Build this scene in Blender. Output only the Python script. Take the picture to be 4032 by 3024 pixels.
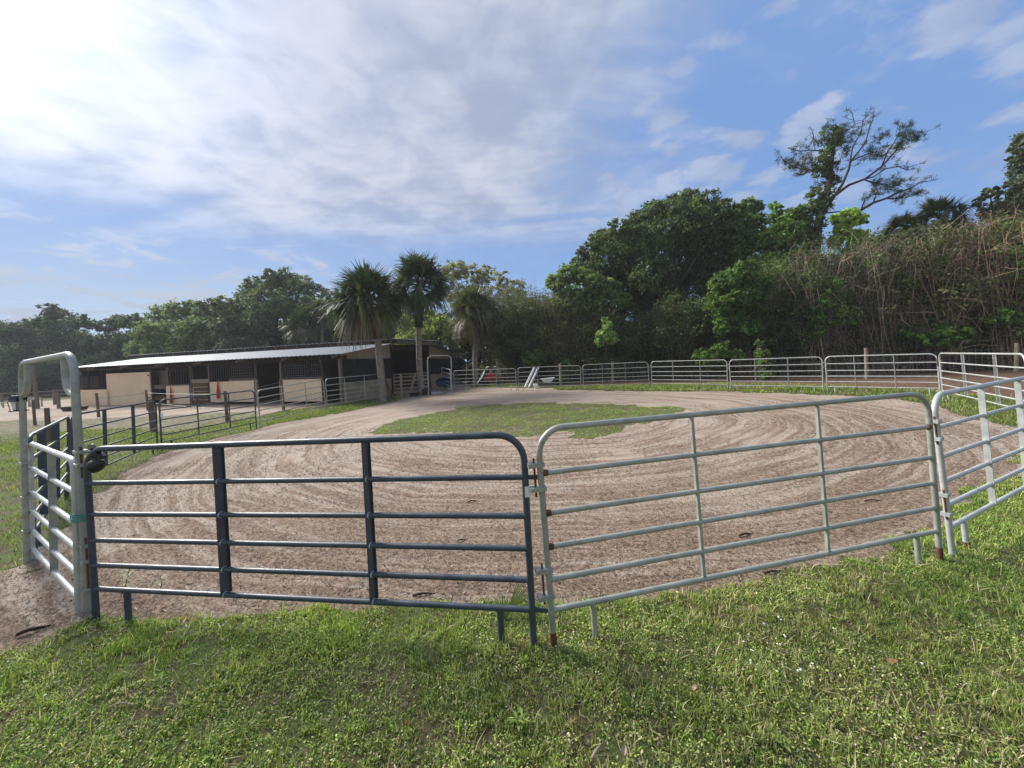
import bpy, math, random
import numpy as np
from mathutils import Vector, Matrix
for o in list(bpy.data.objects): bpy.data.objects.remove(o)
R_ = math.radians
sc = bpy.context.scene
COL = sc.collection
rng = np.random.default_rng(7)
random.seed(7)

# ------------------------------------------------------------------ camera
FPX, CY, ROLL, CAMH = 1437.0, 1421.0, -0.0581, 2.053
cr, sr = math.cos(ROLL), math.sin(ROLL)
RV = np.array([cr, 0, sr]); UV = np.array([-sr, 0, cr]); FV = np.array([0, 1.0, 0])
cd = bpy.data.cameras.new('camera'); cam = bpy.data.objects.new('camera', cd); COL.objects.link(cam)
cam.matrix_world = Matrix(((RV[0], UV[0], -FV[0], 0), (RV[1], UV[1], -FV[1], 0), (RV[2], UV[2], -FV[2], CAMH), (0, 0, 0, 1)))
cd.sensor_width = 36; cd.lens = FPX / 4032 * 36; cd.shift_y = (CY - 1512) / 4032
cd.clip_start = 0.05; cd.clip_end = 3000
sc.camera = cam

def ray(px, py): return FV * FPX + RV * (px - 2016) - UV * (py - CY)
def ground(px, py, z=0.0):
    d = ray(px, py); t = (z - CAMH) / d[2]; return np.array([0, 0, CAMH]) + d * t
def at(px, py, Y):
    d = ray(px, py); return np.array([0, 0, CAMH]) + d * (Y / d[1])
def proj(X):
    v = np.asarray(X, float) - np.array([0, 0, CAMH]); z = v @ FV
    return 2016 + FPX * (v @ RV) / z, CY - FPX * (v @ UV) / z

# ------------------------------------------------------------------ world, sun, exposure
SUN_AZ, SUN_EL = R_(-58), R_(36)
sdir = np.array([math.sin(SUN_AZ) * math.cos(SUN_EL), math.cos(SUN_AZ) * math.cos(SUN_EL), math.sin(SUN_EL)])
w = bpy.data.worlds.new('World'); sc.world = w; w.use_nodes = True
class NG:
    def __init__(s, nt): s.nt = nt; s.n = nt.nodes; s.l = nt.links
    def add(s, t, **kw):
        n = s.n.new(t)
        for k, v in kw.items(): setattr(n, k, v)
        return n
    def put(s, sock, v):
        if hasattr(v, 'links'): s.l.new(v, sock)
        elif v is not None:
            if isinstance(v, (tuple, list)) and len(v) == 3 and sock.type == 'RGBA': v = tuple(v) + (1,)
            sock.default_value = v
    def m(s, op, a, b=None, c=None, clamp=False):
        n = s.add('ShaderNodeMath', operation=op); n.use_clamp = clamp
        for i, v in enumerate((a, b, c)):
            if v is not None: s.put(n.inputs[i], v)
        return n.outputs[0]
    def vm(s, op, a, b=None, out=0):
        n = s.add('ShaderNodeVectorMath', operation=op)
        s.put(n.inputs[0], a)
        if b is not None: s.put(n.inputs[1], b)
        return n.outputs[out]
    def sep(s, v): n = s.add('ShaderNodeSeparateXYZ'); s.put(n.inputs[0], v); return n.outputs
    def comb(s, x, y, z):
        n = s.add('ShaderNodeCombineXYZ')
        for i, v in enumerate((x, y, z)): s.put(n.inputs[i], v)
        return n.outputs[0]
    def noise(s, v, scale, detail=4, rough=.5, dist=0, lac=2.0):
        n = s.add('ShaderNodeTexNoise'); s.put(n.inputs['Vector'], v)
        n.inputs['Scale'].default_value = scale; n.inputs['Detail'].default_value = detail
        n.inputs['Roughness'].default_value = rough; n.inputs['Distortion'].default_value = dist
        n.inputs['Lacunarity'].default_value = lac
        return n.outputs[0]
    def ss(s, v, a, b, lo=0.0, hi=1.0):
        n = s.add('ShaderNodeMapRange', interpolation_type='SMOOTHSTEP')
        for i, x in enumerate((v, a, b, lo, hi)): s.put(n.inputs[i], x)
        return n.outputs[0]
    def mix(s, f, a, b, mode='MIX'):
        n = s.add('ShaderNodeMix', data_type='RGBA', blend_type=mode)
        s.put(n.inputs[0], f); s.put(n.inputs[6], a); s.put(n.inputs[7], b); return n.outputs[2]
g = NG(w.node_tree); g.n.clear()
sky = g.add('ShaderNodeTexSky', sky_type='NISHITA'); sky.sun_disc = False
sky.sun_elevation = SUN_EL; sky.sun_rotation = SUN_AZ; sky.air_density = 1.0; sky.dust_density = .6; sky.ozone_density = 2.2
tc = g.add('ShaderNodeTexCoord'); D = g.vm('NORMALIZE', tc.outputs['Generated']); dx, dy, dz = g.sep(D)
zz = g.m('ADD', g.m('MAXIMUM', dz, 0.0), .13)
cp = g.comb(g.m('DIVIDE', dx, zz), g.m('DIVIDE', dy, zz), 0.0)           # the cloud deck seen in perspective
# thin streaky high cloud, thick towards the sun
rot = g.add('ShaderNodeMapping'); g.put(rot.inputs[0], cp); rot.inputs['Rotation'].default_value = (0, 0, R_(38)); rot.inputs['Scale'].default_value = (.75, 1.5, 1)
n1 = g.noise(rot.outputs[0], 1.15, 9, .58, .7)
n2 = g.noise(cp, 4.6, 6, .55, .35)
n3 = g.noise(cp, .55, 3, .5, .3)
side = g.m('ADD', g.m('MULTIPLY', dx, -.95), g.m('MULTIPLY', dz, .56))
veil = g.ss(g.m('ADD', g.m('ADD', g.m('MULTIPLY', n1, .95), g.m('MULTIPLY', n3, .35)), side), .40, .94)
# clear band low over the trees, in front
low = g.ss(g.m('ADD', dz, g.m('MULTIPLY', g.m('SUBTRACT', n1, .5), .22)), .25, .41)
veil = g.m('MULTIPLY', veil, g.m('ADD', g.m('MULTIPLY', low, .88), .12))
veil = g.m('MAXIMUM', veil, g.m('MULTIPLY', g.ss(dy, .0, -.35), g.ss(n1, .30, .5, .4, 1.0)))      # unseen bright cloud added behind the viewer to fill camera-facing sides
vor = g.add('ShaderNodeTexVoronoi', feature='SMOOTH_F1'); vor.inputs['Scale'].default_value = 6.6; vor.inputs['Smoothness'].default_value = .8
g.put(vor.inputs['Vector'], g.vm('ADD', cp, g.vm('MULTIPLY', g.comb(n2, n1, 0.0), (.35, .35, 0))))
n4 = g.m('ADD', g.m('MULTIPLY', g.m('SUBTRACT', .85, vor.outputs[0]), .62), g.m('MULTIPLY', g.noise(cp, 13, 6, .6, .2), .38))
puff = g.m('MULTIPLY', g.ss(g.m('ADD', g.m('MULTIPLY', n4, .62), g.m('MULTIPLY', n1, .42)), .425, .57), g.ss(dz, .18, .36))
puff = g.m('MULTIPLY', puff, g.ss(dx, -.1, .25, 0.0, .60))
wisp = g.m('MULTIPLY', g.ss(g.m('ADD', g.m('MULTIPLY', n2, .7), g.m('MULTIPLY', n1, .3)), .47, .60), g.m('MULTIPLY', g.ss(dx, .05, -.45), g.m('MULTIPLY', g.ss(dz, .36, .22), g.ss(dz, .03, .10))))
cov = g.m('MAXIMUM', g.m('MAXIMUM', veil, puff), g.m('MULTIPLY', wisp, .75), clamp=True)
sd = g.vm('DOT_PRODUCT', D, tuple(sdir), out=1)
glow = g.m('POWER', g.m('MAXIMUM', sd, 0.0), 5.0)
glow2 = g.m('POWER', g.m('MAXIMUM', sd, 0.0), 30.0)
cl = g.mix(g.ss(g.m('ADD', g.m('MULTIPLY', n2, .5), g.m('MULTIPLY', n1, .5)), .38, .62), (3.1, 3.6, 4.9), (5.0, 5.35, 6.3))
cbr = g.m('ADD', g.m('ADD', .88, g.m('MULTIPLY', glow, .16)), g.m('MULTIPLY', glow2, .9))
cbr = g.m('MULTIPLY', cbr, g.m('ADD', .70, g.m('MULTIPLY', g.ss(dz, .10, .34), .30)))
ccol = g.vm('MULTIPLY', cl, g.comb(cbr, cbr, cbr))
skyc = g.vm('MULTIPLY', sky.outputs[0], (.80, .88, 1.04)); skyc = g.mix(.82, skyc, (1.55, 2.75, 5.3))
hz = g.ss(dz, .34, .02); skyc = g.mix(g.m('MULTIPLY', hz, .50), skyc, (2.5, 3.8, 5.9))
lefth = g.m('MULTIPLY', g.ss(dx, .1, -.6), g.ss(dz, .36, .04)); skyc = g.mix(g.m('MULTIPLY', lefth, .75), skyc, (4.1, 4.9, 6.0))
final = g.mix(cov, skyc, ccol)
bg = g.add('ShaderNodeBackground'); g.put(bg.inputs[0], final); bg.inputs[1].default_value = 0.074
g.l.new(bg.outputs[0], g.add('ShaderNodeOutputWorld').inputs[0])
sl = bpy.data.lights.new('sun', 'SUN'); sl.energy = 3.9; sl.angle = R_(22); sl.color = (1, .95, .87)
so = bpy.data.objects.new('sun', sl); COL.objects.link(so)
so.rotation_euler = Vector(sdir).to_track_quat('Z', 'Y').to_euler()
sc.view_settings.view_transform = 'Standard'; sc.view_settings.look = 'None'
sc.view_settings.exposure = 0.92; sc.view_settings.gamma = 1.0
sc.render.film_transparent = False

# ------------------------------------------------------------------ helpers
class MB:
    def __init__(s): s.v = []; s.f = []; s.sm = []
    def raw(s, vs, fs, smooth=False):
        b = len(s.v); s.v += [tuple(map(float, p)) for p in vs]
        s.f += [tuple(i + b for i in f) for f in fs]; s.sm += [smooth] * len(fs); return s
    def hexa(s, p):          # eight corners: bottom ring 0-3, top ring 4-7
        return s.raw(p, [(3, 2, 1, 0), (4, 5, 6, 7), (0, 1, 5, 4), (1, 2, 6, 5), (2, 3, 7, 6), (3, 0, 4, 7)])
    def box(s, c, d, rz=0, tilt=None):
        x, y, z = [k / 2 for k in d]
        P = [Vector(q) for q in ((-x, -y, -z), (x, -y, -z), (x, y, -z), (-x, y, -z), (-x, -y, z), (x, -y, z), (x, y, z), (-x, y, z))]
        M = Matrix.Rotation(rz, 3, 'Z')
        if tilt is not None: M = M @ Matrix.Rotation(tilt[0], 3, 'X') @ Matrix.Rotation(tilt[1], 3, 'Y')
        return s.hexa([tuple(M @ q + Vector(c)) for q in P])
    def bar(s, a, b, w_, h_, up=(0, 0, 1)):
        a = Vector(a); b = Vector(b); d = (b - a).normalized(); u = Vector(up)
        sd_ = d.cross(u)
        if sd_.length < 1e-4: sd_ = d.cross(Vector((1, 0, 0)))
        sd_.normalize(); u = sd_.cross(d).normalized()
        P = []
        for q in (a, b):
            P += [q - sd_ * w_ / 2 - u * h_ / 2, q + sd_ * w_ / 2 - u * h_ / 2, q + sd_ * w_ / 2 + u * h_ / 2, q - sd_ * w_ / 2 + u * h_ / 2]
        return s.hexa([tuple(q) for q in P])
    def tube(s, pts, r, n=10, cap=True, smooth=True):
        pts = [Vector(tuple(p)) for p in pts]; k = len(pts)
        rs = list(r) if hasattr(r, '__len__') else [r] * k
        T = [(pts[min(i + 1, k - 1)] - pts[max(i - 1, 0)]).normalized() for i in range(k)]
        ref = Vector((0, 0, 1)) if abs(T[0].z) < .9 else Vector((1, 0, 0))
        N = T[0].cross(ref).normalized(); V = []; F = []
        for i in range(k):
            N = (N - T[i] * N.dot(T[i]))
            N = N.normalized() if N.length > 1e-6 else T[i].orthogonal().normalized()
            B = T[i].cross(N)
            for j in range(n):
                a = 2 * math.pi * j / n
                V.append(pts[i] + (N * math.cos(a) + B * math.sin(a)) * rs[i])
        for i in range(k - 1):
            for j in range(n):
                j2 = (j + 1) % n; F.append((i * n + j, i * n + j2, (i + 1) * n + j2, (i + 1) * n + j))
        s.raw(V, F, smooth)
        if cap: s.raw(V[:n], [tuple(range(n - 1, -1, -1))]); s.raw(V[-n:], [tuple(range(n))])
        return s
    def ball(s, c, r, n=12, m=8, sq=(1, 1, 1)):
        V = []; F = []
        for i in range(m + 1):
            t = math.pi * i / m
            for j in range(n):
                a = 2 * math.pi * j / n
                V.append((c[0] + r * sq[0] * math.sin(t) * math.cos(a), c[1] + r * sq[1] * math.sin(t) * math.sin(a), c[2] + r * sq[2] * math.cos(t)))
        for i in range(m):
            for j in range(n):
                j2 = (j + 1) % n; F.append((i * n + j, (i + 1) * n + j, (i + 1) * n + j2, i * n + j2))
        return s.raw(V, F, True)
    def build(s, name, mat, parent=None, bevel=0):
        me = bpy.data.meshes.new(name); me.from_pydata(s.v, [], s.f); me.validate(); me.update()
        if len(me.polygons) == len(s.sm): me.polygons.foreach_set('use_smooth', s.sm)
        me.materials.append(mat)
        return link(name, me, parent, bevel)
def link(name, me, parent=None, bevel=0):
    o = bpy.data.objects.new(name, me); COL.objects.link(o)
    if parent is not None:
        o.parent = parent
        loc = parent.matrix_world.translation if parent.type != 'EMPTY' else parent.location
        me.transform(Matrix.Translation(-Vector(world_loc(parent))))
    if bevel:
        b = o.modifiers.new('bevel', 'BEVEL'); b.width = bevel; b.segments = 2; b.limit_method = 'ANGLE'
    return o
def world_loc(o):
    v = Vector((0, 0, 0))
    while o is not None: v = v + o.location; o = o.parent
    return v
def tag(o, label=None, cat=None, group=None, kind=None):
    if label: o['label'] = label
    if cat: o['category'] = cat
    if group: o['group'] = group
    if kind: o['kind'] = kind
    return o
def thing(name, loc, label, cat, group=None):
    o = bpy.data.objects.new(name, None); COL.objects.link(o); o.location = Vector(tuple(map(float, loc))); o.empty_display_size = .2
    return tag(o, label, cat, group)
def npmesh(name, V, quads, mat, cols=None, parent=None, smooth=False, tris=None):
    me = bpy.data.meshes.new(name); V = np.asarray(V, np.float32).reshape(-1, 3)
    quads = np.asarray(quads, np.int32).reshape(-1, 4) if quads is not None else np.zeros((0, 4), np.int32)
    tris = np.asarray(tris, np.int32).reshape(-1, 3) if tris is not None else np.zeros((0, 3), np.int32)
    me.vertices.add(len(V)); me.vertices.foreach_set('co', V.ravel())
    li = np.concatenate([quads.ravel(), tris.ravel()]).astype(np.int32)
    nq, ntr = len(quads), len(tris)
    me.loops.add(len(li)); me.loops.foreach_set('vertex_index', li)
    me.polygons.add(nq + ntr)
    st = np.concatenate([np.arange(nq) * 4, nq * 4 + np.arange(ntr) * 3]).astype(np.int32)
    me.polygons.foreach_set('loop_start', st)
    me.update(calc_edges=True)
    if smooth: me.polygons.foreach_set('use_smooth', np.ones(nq + ntr, bool))
    if cols is not None:
        a = me.color_attributes.new('col', 'FLOAT_COLOR', 'POINT')
        c = np.ones((len(V), 4), np.float32); c[:, :3] = cols; a.data.foreach_set('color', c.ravel())
    me.materials.append(mat)
    return link(name, me, parent)

def vnoise(x, y, s, seed=0):
    x = np.asarray(x, float) / s; y = np.asarray(y, float) / s
    xi = np.floor(x).astype(np.int64); yi = np.floor(y).astype(np.int64); fx = x - xi; fy = y - yi
    fx = fx * fx * (3 - 2 * fx); fy = fy * fy * (3 - 2 * fy)
    def h(a, b):
        n = (a * 374761393 + b * 668265263 + seed * 1442695) & 0x7fffffff
        n = ((n ^ (n >> 13)) * 1274126177) & 0x7fffffff
        return ((n ^ (n >> 16)) & 0xffff) / 65535.0
    return (h(xi, yi) * (1 - fx) + h(xi + 1, yi) * fx) * (1 - fy) + (h(xi, yi + 1) * (1 - fx) + h(xi + 1, yi + 1) * fx) * fy
def fbm(x, y, s, seed=0, o=4):
    r = 0; a = .5; t = 0
    for i in range(o): r = r + a * vnoise(x, y, s / 2 ** i, seed + i * 17); t += a; a *= .5
    return r / t
def inpoly(x, y, poly):
    c = np.zeros(x.shape, bool); n = len(poly)
    for i in range(n):
        x0, y0 = poly[i]; x1, y1 = poly[(i + 1) % n]
        if y0 == y1: continue
        k = ((y0 > y) != (y1 > y)) & (x < (x1 - x0) * (y - y0) / (y1 - y0) + x0); c ^= k
    return c

# ------------------------------------------------------------------ materials
def mat(name, col, rough=.6, metal=0, nz=None, bump=0, bscale=30, col2=None, coat=0, spec=.5, detail=5):
    m = bpy.data.materials.new(name); m.use_nodes = True; q = NG(m.node_tree); b = q.n['Principled BSDF']
    b.inputs['Roughness'].default_value = rough; b.inputs['Metallic'].default_value = metal
    b.inputs['Specular IOR Level'].default_value = spec
    t = q.add('ShaderNodeTexCoord').outputs['Object']
    if nz:
        c2 = col2 or tuple(c * .6 for c in col)
        f = q.ss(q.noise(t, nz, detail, .6, .3), .36, .66)
        q.put(b.inputs['Base Color'], q.mix(f, c2, col))
    else: b.inputs['Base Color'].default_value = tuple(col) + (1,)
    if bump:
        bn = q.add('ShaderNodeBump'); bn.inputs['Strength'].default_value = bump; bn.inputs['Distance'].default_value = .01
        q.put(bn.inputs['Height'], q.noise(t, bscale, 5, .6)); q.l.new(bn.outputs[0], b.inputs['Normal'])
    return m
def leafmat(name, trans=.35, rough=.6, gain=1.0, tint=(1, 1, 1)):
    m = bpy.data.materials.new(name); m.use_nodes = True; q = NG(m.node_tree); b = q.n['Principled BSDF']
    a = q.add('ShaderNodeAttribute', attribute_name='col').outputs['Color']
    c = q.vm('MULTIPLY', a, tuple(gain * t for t in tint))
    q.put(b.inputs['Base Color'], c); b.inputs['Roughness'].default_value = rough; b.inputs['Specular IOR Level'].default_value = .3
    if trans:
        tr = q.add('ShaderNodeBsdfTranslucent'); q.put(tr.inputs[0], q.vm('MULTIPLY', c, (1.15, 1.25, .6)))
        ms = q.add('ShaderNodeMixShader'); ms.inputs[0].default_value = trans
        q.l.new(b.outputs[0], ms.inputs[1]); q.l.new(tr.outputs[0], ms.inputs[2])
        q.l.new(ms.outputs[0], q.n['Material Output'].inputs[0])
    return m
def woodmat(name, c1, c2, rough=.85):
    m = bpy.data.materials.new(name); m.use_nodes = True; q = NG(m.node_tree); b = q.n['Principled BSDF']
    t = q.add('ShaderNodeTexCoord').outputs['Object']; mp = q.add('ShaderNodeMapping'); q.put(mp.inputs[0], t); mp.inputs['Scale'].default_value = (9, 9, 1.1)
    f = q.noise(mp.outputs[0], 2.2, 6, .65, .6)
    q.put(b.inputs['Base Color'], q.mix(q.ss(f, .3, .7), c1, c2)); b.inputs['Roughness'].default_value = rough; b.inputs['Specular IOR Level'].default_value = .2
    bn = q.add('ShaderNodeBump'); bn.inputs['Strength'].default_value = .5; bn.inputs['Distance'].default_value = .02
    q.put(bn.inputs['Height'], f); q.l.new(bn.outputs[0], b.inputs['Normal'])
    return m
def metalmat(name, c1, c2, rough, metal, dirt=None):
    m = bpy.data.materials.new(name); m.use_nodes = True; q = NG(m.node_tree); b = q.n['Principled BSDF']
    t = q.add('ShaderNodeTexCoord').outputs['Object']
    a = q.noise(t, 7, 6, .65, .4); c = q.mix(q.ss(a, .35, .65), c1, c2)
    if dirt is not None:
        c = q.mix(q.m('MULTIPLY', q.ss(q.noise(t, 26, 5, .7), .56, .70), .8), c, dirt)
    q.put(b.inputs['Base Color'], c); b.inputs['Metallic'].default_value = metal
    q.put(b.inputs['Roughness'], q.ss(a, .3, .7, rough - .07, rough + .1))
    bn = q.add('ShaderNodeBump'); bn.inputs['Strength'].default_value = .3; bn.inputs['Distance'].default_value = .004
    q.put(bn.inputs['Height'], q.noise(t, 60, 4, .6)); q.l.new(bn.outputs[0], b.inputs['Normal'])
    return m
M = {}
M['dark'] = metalmat('dark_paint', (.030, .046, .064), (.048, .069, .092), .42, 0, (.07, .08, .085))
M['galv'] = metalmat('galvanised', (.27, .295, .26), (.37, .39, .345), .42, .3, (.33, .31, .25))
M['galv_pale'] = metalmat('pale_galvanised', (.40, .42, .41), (.50, .52, .51), .42, .2, (.40, .37, .30))
M['galv_far'] = metalmat('weathered_galvanised', (.30, .31, .29), (.39, .40, .38), .45, .2, (.32, .30, .25))
M['rust'] = mat('rust', (.17, .065, .03), .9, 0, 40, .5, 60, (.07, .035, .025))
M['blackplastic'] = mat('black_plastic', (.012, .012, .014), .45)
M['frost'] = mat('frosted_plastic', (.72, .72, .68), .35)
M['twine'] = mat('green_twine', (.08, .42, .30), .7, 0, 200)
M['tagpaper'] = mat('white_tag', (.78, .80, .78), .5)
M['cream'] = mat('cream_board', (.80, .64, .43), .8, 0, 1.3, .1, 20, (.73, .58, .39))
M['cream_dark'] = mat('cream_board_dark', (.42, .35, .25), .85, 0, 2.0, .1, 20, (.33, .28, .20))  # darker cream for the end wall boards
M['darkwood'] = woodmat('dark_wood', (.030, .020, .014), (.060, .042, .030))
M['brownwood'] = woodmat('brown_wood', (.11, .055, .03), (.17, .09, .05))
M['greywood'] = woodmat('grey_wood', (.13, .11, .085), (.22, .19, .15))
M['palewood'] = woodmat('pale_wood', (.20, .17, .13), (.34, .29, .23))
M['postwood'] = woodmat('post_wood', (.10, .08, .055), (.17, .14, .10))
M['tarp'] = mat('black_screen', (.018, .018, .022), .75, 0, 6, .3, 8)
M['white'] = mat('white_plastic', (.75, .76, .76), .4)
M['wire'] = mat('wire', (.20, .21, .20), .5, .6)
M['gridwire'] = mat('stall_grid', (.10, .10, .10), .5, .3)
M['rope'] = mat('pale_rope', (.62, .66, .52), .7)
M['red'] = mat('red_paint', (.42, .012, .018), .35)
M['rednet'] = mat('red_net', (.36, .02, .025), .8)
M['blue'] = mat('blue_fabric', (.012, .03, .10), .7, 0, 8)
M['black'] = mat('black_rubber', (.012, .012, .013), .7)
M['poly'] = mat('clear_sheet', (.50, .52, .53), .4, 0, 5, .4, 10, (.36, .38, .40))
M['roofm'] = None
M['leaf'] = leafmat('leaf', .38)
M['grass'] = leafmat('grass_blade', .32, .55)
M['frond'] = leafmat('frond', .18, .45)
M['chip'] = leafmat('mulch_chip', 0, .9)
M['bark'] = mat('bark', (.06, .047, .035), .95, 0, 6, .8, 18, (.035, .028, .02))
M['palmbark'] = mat('palm_bark', (.27, .245, .21), .95, 0, 5, .9, 14, (.17, .15, .12))
M['boots'] = mat('palm_boots', (.075, .04, .025), .95, 0, 12, .9, 20, (.03, .018, .012))
M['stem'] = leafmat('stem', 0, .9)
# corrugated metal roof
m = bpy.data.materials.new('metal_roof'); m.use_nodes = True; q = NG(m.node_tree); b = q.n['Principled BSDF']
t = q.add('ShaderNodeTexCoord').outputs['Object']
q.put(b.inputs['Base Color'], q.mix(q.noise(t, .5, 5, .6), (.12, .14, .17), (.18, .205, .24)))
b.inputs['Metallic'].default_value = .1; b.inputs['Roughness'].default_value = .62; M['roofm'] = m
# ground
m = bpy.data.materials.new('ground_soil'); m.use_nodes = True; q = NG(m.node_tree); b = q.n['Principled BSDF']
pos = q.add('ShaderNodeNewGeometry').outputs['Position']
msk = q.add('ShaderNodeAttribute', attribute_name='col'); mg, ml, mm_ = q.sep(msk.outputs['Vector'])
px_, py_, _ = q.sep(pos)
PCX, PCY = 1.2, 12.6
wn = q.noise(q.comb(px_, py_, 0.0), .35, 4, .5)
wob = q.m('MULTIPLY', q.m('SUBTRACT', wn, .5), .9)
ddx = q.m('SUBTRACT', px_, PCX); ddy = q.m('SUBTRACT', py_, PCY)
rr = q.m('ADD', q.m('SQRT', q.m('ADD', q.m('MULTIPLY', ddx, ddx), q.m('MULTIPLY', q.m('MULTIPLY', ddy, ddy), 1.15))), wob)
rinv = q.m('DIVIDE', 1.3, q.m('MAXIMUM', rr, .5))
ring = q.comb(q.m('MULTIPLY', ddx, rinv), q.m('MULTIPLY', ddy, rinv), q.m('MULTIPLY', rr, 5.5))
streak = q.noise(ring, 1.15, 7, .66, .25)
fine = q.noise(pos, 34, 6, .72)
med = q.noise(pos, 5.5, 6, .65, .5)
big = q.noise(pos, .8, 5, .6, .4)
coarse = q.noise(pos, 13, 5, .75, .8)
a1 = q.m('ADD', q.m('MULTIPLY', streak, .80), q.m('MULTIPLY', big, .22)); a1 = q.m('ADD', a1, q.m('MULTIPLY', coarse, .22))
mul = q.ss(q.m('ADD', a1, q.m('MULTIPLY', mm_, .10)), .56, .72)
sand = q.mix(q.ss(fine, .35, .65), (.285, .235, .19), (.45, .375, .31))
mulch = q.mix(q.ss(q.m('ADD', q.m('MULTIPLY', fine, .5), q.m('MULTIPLY', coarse, .5)), .40, .60), (.12, .082, .058), (.32, .24, .18))
dirt = q.mix(mul, sand, mulch)
litter = q.mix(q.ss(med, .35, .65), (.18, .11, .072), (.085, .055, .04))
gsoil = q.mix(q.ss(fine, .35, .7), (.052, .047, .024), (.15, .13, .075))
gsoil = q.mix(q.ss(q.noise(pos, 2.3, 5, .65, .5), .42, .62), gsoil, (.085, .115, .035))
edge = q.m('MULTIPLY', q.m('SUBTRACT', med, .5), .9)
c = q.mix(q.ss(q.m('ADD', ml, edge), .35, .65), dirt, litter)
c = q.mix(q.ss(q.m('ADD', mg, edge), .38, .62), c, gsoil)
q.put(b.inputs['Base Color'], c); b.inputs['Roughness'].default_value = .95; b.inputs['Specular IOR Level'].default_value = .15
bn = q.add('ShaderNodeBump'); bn.inputs['Strength'].default_value = .9; bn.inputs['Distance'].default_value = .03
hgt = q.m('ADD', q.m('MULTIPLY', q.m('ADD', fine, coarse), .6), q.m('MULTIPLY', streak, 1.1)); hgt = q.m('ADD', hgt, q.m('MULTIPLY', med, .7))
q.put(bn.inputs['Height'], hgt); q.l.new(bn.outputs[0], b.inputs['Normal'])
M['ground'] = m

# ------------------------------------------------------------------ ground
def gpoly(pts, k=1.8228):
    return [tuple(ground(x * k, y * k)[:2]) if not isinstance(x, str) else None for x, y in pts]
G1 = gpoly([(0, 1425), (80, 1385), (150, 1345), (200, 1318), (300, 1312), (480, 1322), (640, 1322), (800, 1318), (960, 1322), (1150, 1325), (1250, 1318), (1400, 1300), (1560, 1262), (1750, 1225), (1960, 1165), (2060, 1105), (2140, 1045), (2212, 990)]) + [(13, 8.5), (40, 9), (40, -4), (-14, -4), (-14, 2.6)]
G2 = gpoly([(70, 1232), (200, 1090), (260, 1030), (330, 985), (480, 945), (620, 912), (760, 888), (850, 867), (880, 858), (840, 858), (760, 868), (700, 878), (620, 888), (560, 900), (450, 922), (345, 940), (300, 928), (170, 938), (60, 950), (0, 955), (-300, 980), (-600, 1300), (-50, 1245)])
G3 = gpoly([(815, 940), (870, 905), (1000, 880), (1180, 868), (1330, 872), (1430, 880), (1490, 888), (1455, 908), (1360, 930), (1200, 948), (1100, 952), (950, 944)])
G4 = gpoly([(1200, 842), (1400, 845), (1560, 846), (1700, 850), (1850, 857), (1960, 866), (2030, 880), (2090, 903), (2160, 918), (2212, 930), (2600, 990), (2700, 900), (2212, 872), (2150, 857), (2020, 846), (1800, 834), (1560, 828), (1400, 832), (1200, 836)])
G5 = gpoly([(1020, 838), (1200, 838), (1200, 828), (1100, 826), (1000, 826)])
G6 = gpoly([(-500, 1000), (0, 956), (60, 952), (170, 940), (345, 942), (450, 924), (560, 902), (560, 890), (345, 905), (0, 922), (-500, 950)])
G7 = gpoly([(-200, 893), (0, 888), (90, 880), (160, 872), (172, 862), (-200, 868)])
LIT = gpoly([(1400, 832), (1560, 828), (1800, 833), (2020, 844), (2150, 855), (2212, 870), (2700, 900)]) + [(90, 30), (90, 120), (-2, 120), (-2, 33)]
def masks(x, y, jit=.12):
    jx = x + (fbm(x, y, .5, 3) - .5) * jit * 6; jy = y + (fbm(x, y, .5, 9) - .5) * jit * 6
    gr = np.zeros(x.shape)
    ix = x + (fbm(x, y, 1.1, 13) - .5) * 2.2; iy = y + (fbm(x, y, 1.1, 19) - .5) * 2.6
    gr = np.maximum(gr, inpoly(ix, iy, G3) * (.50 + .26 * fbm(x, y, .9, 23)))
    for P_, wt in ((G1, 1), (G2, .95), (G4, 1), (G5, .8), (G6, .56), (G7, .8)): gr = np.maximum(gr, inpoly(jx, jy, P_) * wt)
    gr = np.maximum(gr, ((y > 44) & (x < -5)) * 1.0)
    li = inpoly(jx, jy, LIT) * 1.0 * (gr < .5)
    return gr, li
def zg(x, y):
    x = np.asarray(x, float); y = np.asarray(y, float)
    t = np.clip((-x - 10.5) / 25, 0, 1.3); s = .46 * t * np.clip((y - 6) / 8, 0, 1)
    u = (fbm(x, y, 1.6, 5, 3) - .5) * .05 + (fbm(x, y, .35, 8, 2) - .5) * .018
    bank = .5 * np.clip((y - 25 + .35 * x - 0) / 10, 0, 1) * np.clip((x - 4) / 6, 0, 1)
    rr = np.hypot(x - 1.2, (y - 12.6) * 1.07) + (fbm(x, y, 3.5, 51, 3) - .5) * 1.6
    inr = np.clip((13.5 - rr) / 1.5, 0, 1) * np.clip((rr - 4.5) / 1.5, 0, 1)
    u = u + inr * .022 * (fbm(rr * 2.6, np.arctan2(y - 12.6, x - 1.2) * 1.5 + 7, 1.0, 29, 3) - .5)
    return s + u * np.clip(1.6 - np.hypot(x, y - 10) / 40, 0, 1)
def geo(a, b, n, p): return a + (b - a) * np.linspace(0, 1, n) ** p
X = np.concatenate([-geo(15, 900, 26, 3)[::-1], np.arange(-14.9, 18, .13), geo(18.1, 900, 26, 3)])
Y = np.concatenate([-geo(0, 300, 8, 3)[::-1] - .2, np.arange(0, 1.4, .2), np.arange(1.5, 31, .13), geo(31.2, 1200, 30, 3)])
XX, YY = np.meshgrid(X, Y); x = XX.ravel(); y = YY.ravel()
gr, li = masks(x, y)
mu = np.exp(-((y - 4.2) / 1.8) ** 2) * (np.abs(x - 1) < 6) + .5 * np.exp(-((x - 8) / 2.5) ** 2 - ((y - 9) / 4) ** 2)
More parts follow.
